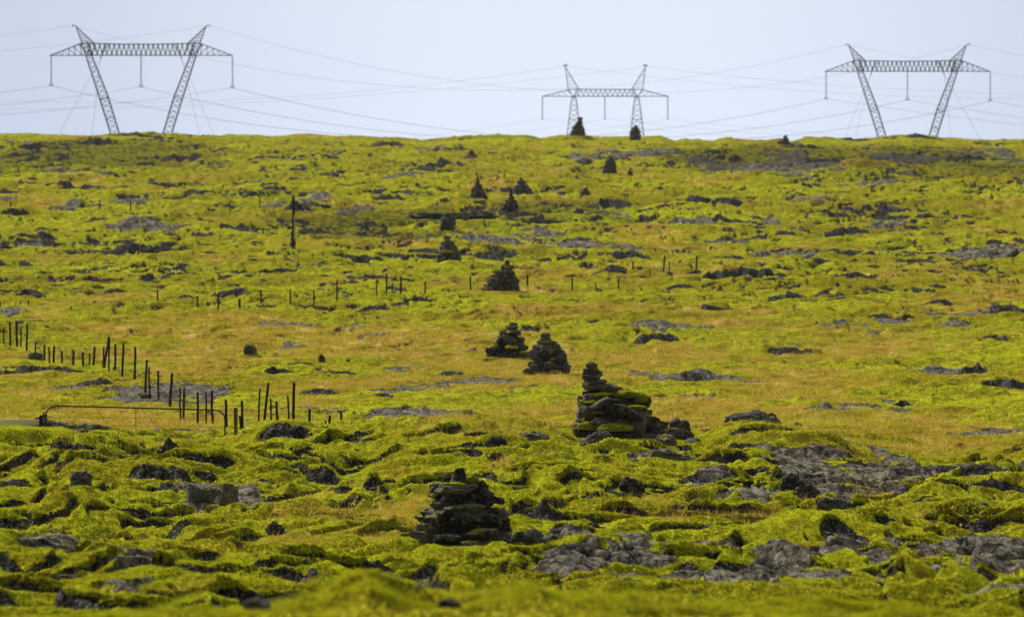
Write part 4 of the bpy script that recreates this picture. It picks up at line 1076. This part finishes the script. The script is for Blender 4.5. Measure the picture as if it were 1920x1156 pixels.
DETAIL = 1.0
def build_land():
    # rows (distance) and columns (direction): fine inside the view, coarse round the rest of the horizon
    rr = [0.6]
    while rr[-1] < 34: rr.append(rr[-1] * 1.03)
    while rr[-1] < 140: rr.append(rr[-1] * (1 + 0.00072 * DETAIL))
    while rr[-1] < 320: rr.append(rr[-1] * (1 + 0.0010 * DETAIL))
    while rr[-1] < 575: rr.append(rr[-1] * (1 + 0.00125 * DETAIL))
    while rr[-1] < 11000: rr.append(rr[-1] * 1.03)
    rr = np.array(rr)
    half = 0.112
    k = np.linspace(-half, half, int(1180 / DETAIL))
    az_mid = np.arctan(k)
    side = np.radians(np.concatenate([[7.2, 8.5, 11], np.arange(15, 346, 6)]))
    az = np.concatenate([az_mid, side[(side > az_mid[-1]) & (side < 2 * np.pi + az_mid[0])]])
    nr, nc = len(rr), len(az)
    nm = len(az_mid)
    AZ, RRg = np.meshgrid(az, rr)
    X = (np.sin(AZ) * RRg); Y = (np.cos(AZ) * RRg)
    U = np.where(np.cos(AZ) > 0.2, np.tan(AZ) * F + CU, 960)
    U = np.clip(U, -300, 2200)
    zb = zbase(U, RRg).astype(np.float32)
    del AZ
    far = sst(150, 420, RRg).astype(np.float32)            # 0 near, 1 far
    # ---- domain warp
    wx = pn(X / 3.1, Y / 3.1, 1); wy = pn(X / 3.1, Y / 3.1, 2)
    wx2 = pn(X / 0.7, Y / 0.7, 3); wy2 = pn(X / 0.7, Y / 0.7, 4)
    Xw = X + 0.8 * wx + 0.16 * wx2; Yw = Y + 0.8 * wy + 0.16 * wy2
    # ---- rock body
    mead = np.exp(-((RRg - 175) / 38.0) ** 2).astype(np.float32) + 0.35 * np.exp(-((RRg - 235) / 30.0) ** 2).astype(np.float32)   # the smooth grassy hollow
    mead = np.clip(mead, 0, 1)
    macro = fbm(X / 17, Y / 24, 11, 2) * (0.20 + 0.30 * far) + pn(X / 4.2 + 0.3 * wx, Y / 4.6, 13) * (0.25 + 0.08 * far) + far * (0.55 * pn(X / 22 + 0.15 * wx, Y / 8.0 + 0.2 * wy, 15) + 0.22 * pn(X / 7.5 + 0.2 * wx, Y / 4.0, 16)) * (1 - mead)
    t = fbm(Xw / (6.5 + 5 * far), Yw / 8.0, 21, 3) * 4.2 + 0.4 * pn(X / 2.0, Y / 2.0, 5)
    ti = np.floor(t); fr = t - ti
    terr = (ti + sst(0.42, 0.58, fr)) - t * 0.85
    ledge_amp = (0.20 + 0.20 * far) * (1 - 0.75 * mead)
    damp = (1 - 0.72 * sst(58, 48, RRg)) * (1 - 0.45 * sst(510, 550, RRg))
    R = zb + (macro * (1 - 0.6 * mead) + terr * ledge_amp) * damp
    # ---- placed ledges: abrupt front towards the valley, long back
    rowr = rr
    face = np.zeros(X.shape, np.float32)
    edge = (0.30 * wx2 + 0.25 * wx).astype(np.float32)
    brk = fbm(X / 0.8, Y / 1.3, 91, 3)
    big = fbm(X / 11, Y / 15, 61, 3)
    jag = pn(X / 0.35, Y / 0.35, 8)
    for (u, v, wpx, hpx) in LEDGES:
        if v > 1075: continue
        x0, y0, rc = place(u, v)
        a = wpx / 2 * rc / F * 1.15; H = (hpx * rc / F * 1.15 + 0.05) * (0.62 if rc < 84 else 1.0); rw = rc * (0.0008 if rc < 140 else 0.00115)
        Lb = 1.2 + 3.5 * H
        i0 = np.searchsorted(rr, rc - 1.5); i1 = np.searchsorted(rr, rc + 3.2 * Lb)
        j = slice(0, nm)
        dx = (X[i0:i1, j] - x0) / a
        m = np.abs(dx).min(0) < 1.35
        js = np.nonzero(m)[0]
        if len(js) == 0: continue
        j = slice(js[0], js[-1] + 1)
        dx = (X[i0:i1, j] - x0) / a + 0.25 * wx[i0:i1, j]
        dyy = Y[i0:i1, j] - y0 + edge[i0:i1, j] * min(1.0, a) + 0.35 * a * dx * dx * 0.6 + 0.05 * jag[i0:i1, j]
        fw = 0.10 + 0.25 * H + (0.35 if rc < 110 else 0.0); prof = sst(0.0, fw, dyy) * np.exp(-np.clip(dyy, 0, None) / Lb * 0.9) * sst(3.0 * Lb, 1.2 * Lb, dyy)
        sidef = sst(1.2, 0.15, np.abs(dx))
        R[i0:i1, j] += H * prof * sidef * (1 + 0.25 * wx2[i0:i1, j])
        fm = sst(-0.25 - rw, -0.02 - rw, dyy) * sst(fw + 0.45 + 2 * rw, fw + 0.05 + rw, dyy) * sst(0.10, 0.35, sidef + 0.25 * jag[i0:i1, j])
        fm = fm * sst(-0.65, -0.15, brk[i0:i1, j])
        np.maximum(face[i0:i1, j], fm, out=face[i0:i1, j])
    for (u, v, wpx, hpx) in HUMPS:
        x0, y0, rc = place(u, v)
        a = wpx / 2 * rc / F; H = hpx * rc / F * 0.8; b = max(1.0, min(a, 3.5))
        i0 = np.searchsorted(rr, rc - 2.5 * b); i1 = np.searchsorted(rr, rc + 3.5 * b)
        dx = (X[i0:i1, :nm] - x0) / a + 0.2 * wx[i0:i1, :nm]; dy = (Y[i0:i1, :nm] - y0 - b) / b
        R[i0:i1, :nm] += H * np.exp(-(dx * dx) ** 1.2 - dy * dy)
    # ---- slope of the rock body (felt towards the camera and sideways)
    gy = np.gradient(R, rr, axis=0)
    base_gy = np.gradient(np.interp(rr, BR, BZ), rr)[:, None]
    gx = np.zeros_like(R)
    gx[:, :nm] = np.gradient(R[:, :nm], k, axis=1) / rr[:, None]
    steep = np.sqrt((gy - base_gy) ** 2 + 0.8 * gx ** 2)
    # ---- masks
    slabs = ellipse_field(X + 1.1 * wx + 0.35 * wx2, Y + 1.6 * wy + 0.5 * wy2, rr, [footprint(*s) for s in SLABS])
    dry = ellipse_field(X + 1.5 * wx + 0.4 * wx2, Y + 3.0 * wy + 0.8 * wy2, rr, [footprint(*s[:4]) + (s[4],) for s in DRY])
    heath = ellipse_field(X + 4.5 * wx, Y + 3.5 * wy, rr, [footprint(*s) for s in HEATH_SHADE])
    nz1 = fbm(Xw / 2.6, Yw / 3.6, 31, 3)
    nz2 = pn(X / 0.45, Y / 0.55, 35)
    nz3 = pn(X / 0.16, Y / 0.2, 36)
    facing = np.clip((gy - base_gy), 0, 1)
    bare = sst(0.36, 0.60, facing - 0.25 * far * (big > 0) + 0.25 * steep + 0.30 * nz1 + 0.22 * nz2 - 0.25 * mead)          # broken rock faces
    bare = np.maximum(bare, face)
    nzp = fbm(Xw / (1.15 + 0.7 * far), Yw / 2.6, 37, 3)
    nzq = fbm(Xw / (0.42 + 0.95 * far), Yw / (1.0 - 0.15 * far), 39, 2)
    patch = sst(0.46, 0.60, nzp + 0.40 * nz1 + 0.12 * nz2 - 0.30 * mead + 0.04 * far - 0.60 * big)
    patch = np.maximum(patch, sst(0.49, 0.61, nzq + 0.45 * nz1 - 0.35 * mead + 0.05 * far - 0.6 * big))                    # scattered bare rock
    slab = sst(-0.15, 0.20, slabs * 0.8 + 0.55 * nz1 + 0.95 * nzp + 0.45 * nzq + 0.25 * nz2 + 0.25 * sst(88, 76, RRg))
    R = R + (0.15 + 0.1 * far + 0.05 * sst(88, 76, RRg)) * slab * (1 - 0.5 * mead) * sst(-1, 1, slabs)
    rock = np.clip(np.maximum(np.maximum(bare, patch), slab), 0, 1)
    rock = rock * sst(36, 50, RRg)
    moss = 1 - rock
    # ---- moss cushions
    b1 = np.abs(pn(Xw / (1.9 + 1.2 * far), Yw / 2.0, 41)); b2 = np.abs(pn(Xw / (0.75 + 1.3 * far), Yw / 0.85, 43)); 
    b3 = np.abs(pn((X + 0.6 * Y * 0.3) / 0.26 + 0.5 * wx2, Y / 0.5, 45))
    b4 = pn(X / 0.09 + wx2, Y / 0.30, 47)
    dry = np.maximum(dry, 2.6 * big - 0.35 - 0.55 * far - 1.3 * sst(150, 120, RRg))
    drym = sst(-0.5, 1.0, dry + 0.7 * nz1 + 0.5 * nzp + 0.3 * nz2)
    soft = (1 - 0.52 * np.clip(drym + 0.2 * mead, 0, 1))
    cush = 0.27 * b1 + 0.15 * b2 + (0.052 * b3 + 0.014 * b4) * (1 - 0.6 * far)
    M = moss ** 0.6 * (0.08 + (cush - 0.08) * soft * (1.0 - 0.22 * far))
    blk = fbm(X / 0.55 + 0.3 * wx2, Y / 0.7, 95, 2) * 3.0
    bf = np.floor(blk); blk = (bf + sst(0.30, 0.62, blk - bf)) / 3.0          # broken, stepped lava
    blk2 = pn(X / 0.17, Y / 0.24, 97) * 2.0; bf = np.floor(blk2); blk2 = (bf + sst(0.3, 0.6, blk2 - bf)) / 2.0
    rockrel = (0.13 * blk + 0.035 * blk2 + 0.02 * (nz2) + 0.03 * nz3 + 0.10 * np.abs(pn(X / 0.8, Y / 0.9, 51)) - 0.03) * rock * (1 - 0.45 * slab) + 0.10 * nzq * face
    near = sst(66, 54, RRg).astype(np.float32)          # the nearest swell is deep even moss
    M = M * (1 - 0.35 * near)
    Z = R + M + rockrel - 0.13
    # ---- level the land at everything that stands on it
    for (px, py, pz, rad) in PINS:
        rc = math.hypot(px, py)
        i0 = np.searchsorted(rr, rc - 2.4 * rad); i1 = np.searchsorted(rr, rc + 2.4 * rad)
        kk = px / py; j0 = np.searchsorted(k, kk - 2.4 * rad / rc); j1 = np.searchsorted(k, kk + 2.4 * rad / rc)
        if i1 <= i0 or j1 <= j0: continue
        d = np.sqrt((X[i0:i1, j0:j1] - px) ** 2 + (Y[i0:i1, j0:j1] - py) ** 2) / rad
        wgt = sst(2.3, 0.8, d)
        zz = pz + 0.25 * M[i0:i1, j0:j1] - 0.01
        Z[i0:i1, j0:j1] = Z[i0:i1, j0:j1] * (1 - wgt) + zz * wgt
    # ---- mesh
    nv = nr * nc
    co = np.empty((nv, 3), np.float32)
    co[:, 0] = X.ravel(); co[:, 1] = Y.ravel(); co[:, 2] = Z.ravel()
    idx = np.arange(nv, dtype=np.int32).reshape(nr, nc)
    nxt = np.roll(idx, -1, axis=1)
    quads = np.stack([idx[:-1], nxt[:-1], nxt[1:], idx[1:]], axis=-1).reshape(-1, 4)
    # orient upwards: azimuth grows clockwise seen from above, distance outward
    quads = quads[:, ::-1]
    me = bpy.data.meshes.new("ground")
    me.vertices.add(nv); me.vertices.foreach_set("co", co.ravel())
    nf = len(quads)
    me.loops.add(nf * 4); me.loops.foreach_set("vertex_index", quads.ravel())
    me.polygons.add(nf); me.polygons.foreach_set("loop_start", np.arange(0, nf * 4, 4, dtype=np.int32))
    me.polygons.foreach_set("use_smooth", np.ones(nf, bool))
    me.update(calc_edges=False)
    ca = me.color_attributes.new("cover", 'FLOAT_COLOR', 'POINT')
    c4 = np.empty((nv, 4), np.float32)
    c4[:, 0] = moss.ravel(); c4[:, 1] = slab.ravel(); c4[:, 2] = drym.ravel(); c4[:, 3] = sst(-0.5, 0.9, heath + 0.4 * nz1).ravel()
    ca.data.foreach_set("color", c4.ravel())
    o = bpy.data.objects.new("ground", me)
    col.objects.link(o)
    o["kind"] = "structure"
    o["label"] = "rolling lava field under yellow-green moss with dry grass and bare rock"
    me.materials.append(mat_ground())
    # height look-up for things placed later
    return dict(k=k, rr=rr, Z=Z[:, :nm], moss=moss[:, :nm], dry=drym[:, :nm])
LAND = build_land()
MB = mat_blade("moss_strands", (0.20, 0.215, 0.005), (0.50, 0.52, 0.010), (0.74, 0.74, 0.08))
GB = mat_blade("dry_grass", (0.26, 0.17, 0.010), (0.66, 0.49, 0.07), (0.80, 0.66, 0.26))
blades("moss_cover", "combed strands of woolly yellow-green moss covering the nearer lava", LAND, 900000, 40, 150, 0.15, 0.013, 0.030,
       lambda m, d: np.clip(m * 1.4 - 0.35, 0, 1) * (1 - 0.75 * np.clip(d, 0, 1)), MB, 5)
blades("dry_grass", "thin straw-coloured grass standing in the hollows and the valley meadow", LAND, 240000, 75, 300, 0.15, 0.009, 0.11,
       lambda m, d: np.clip(d * 1.1 - 0.15, 0, 1) * np.clip(m * 1.3, 0, 1), GB, 6, False)

# ------------------------------------------------------------------ thin moist air
bm = bmesh.new(); bmesh.ops.create_cube(bm, size=1.0)
for v in bm.verts: v.co = Vector((v.co.x * 1300, v.co.y * 1300 + 560, -9.5 + (v.co.z + 0.5) * 32))
hz = bpy.data.meshes.new("haze"); bm.to_mesh(hz); bm.free()
hm = bpy.data.materials.new("haze"); hm.use_nodes = True; hm.node_tree.nodes.clear()
o_ = hm.node_tree.nodes.new('ShaderNodeOutputMaterial'); v_ = hm.node_tree.nodes.new('ShaderNodeVolumePrincipled')
v_.inputs['Color'].default_value = (0.86, 0.90, 1.0, 1); v_.inputs['Density'].default_value = 0.00005; v_.inputs['Anisotropy'].default_value = 0.2
hm.node_tree.links.new(v_.outputs[0], o_.inputs['Volume'])
hz.materials.append(hm)
ho = bpy.data.objects.new("haze", hz); col.objects.link(ho); ho["kind"] = "stuff"; ho["label"] = "thin pale haze hanging over the lava field"
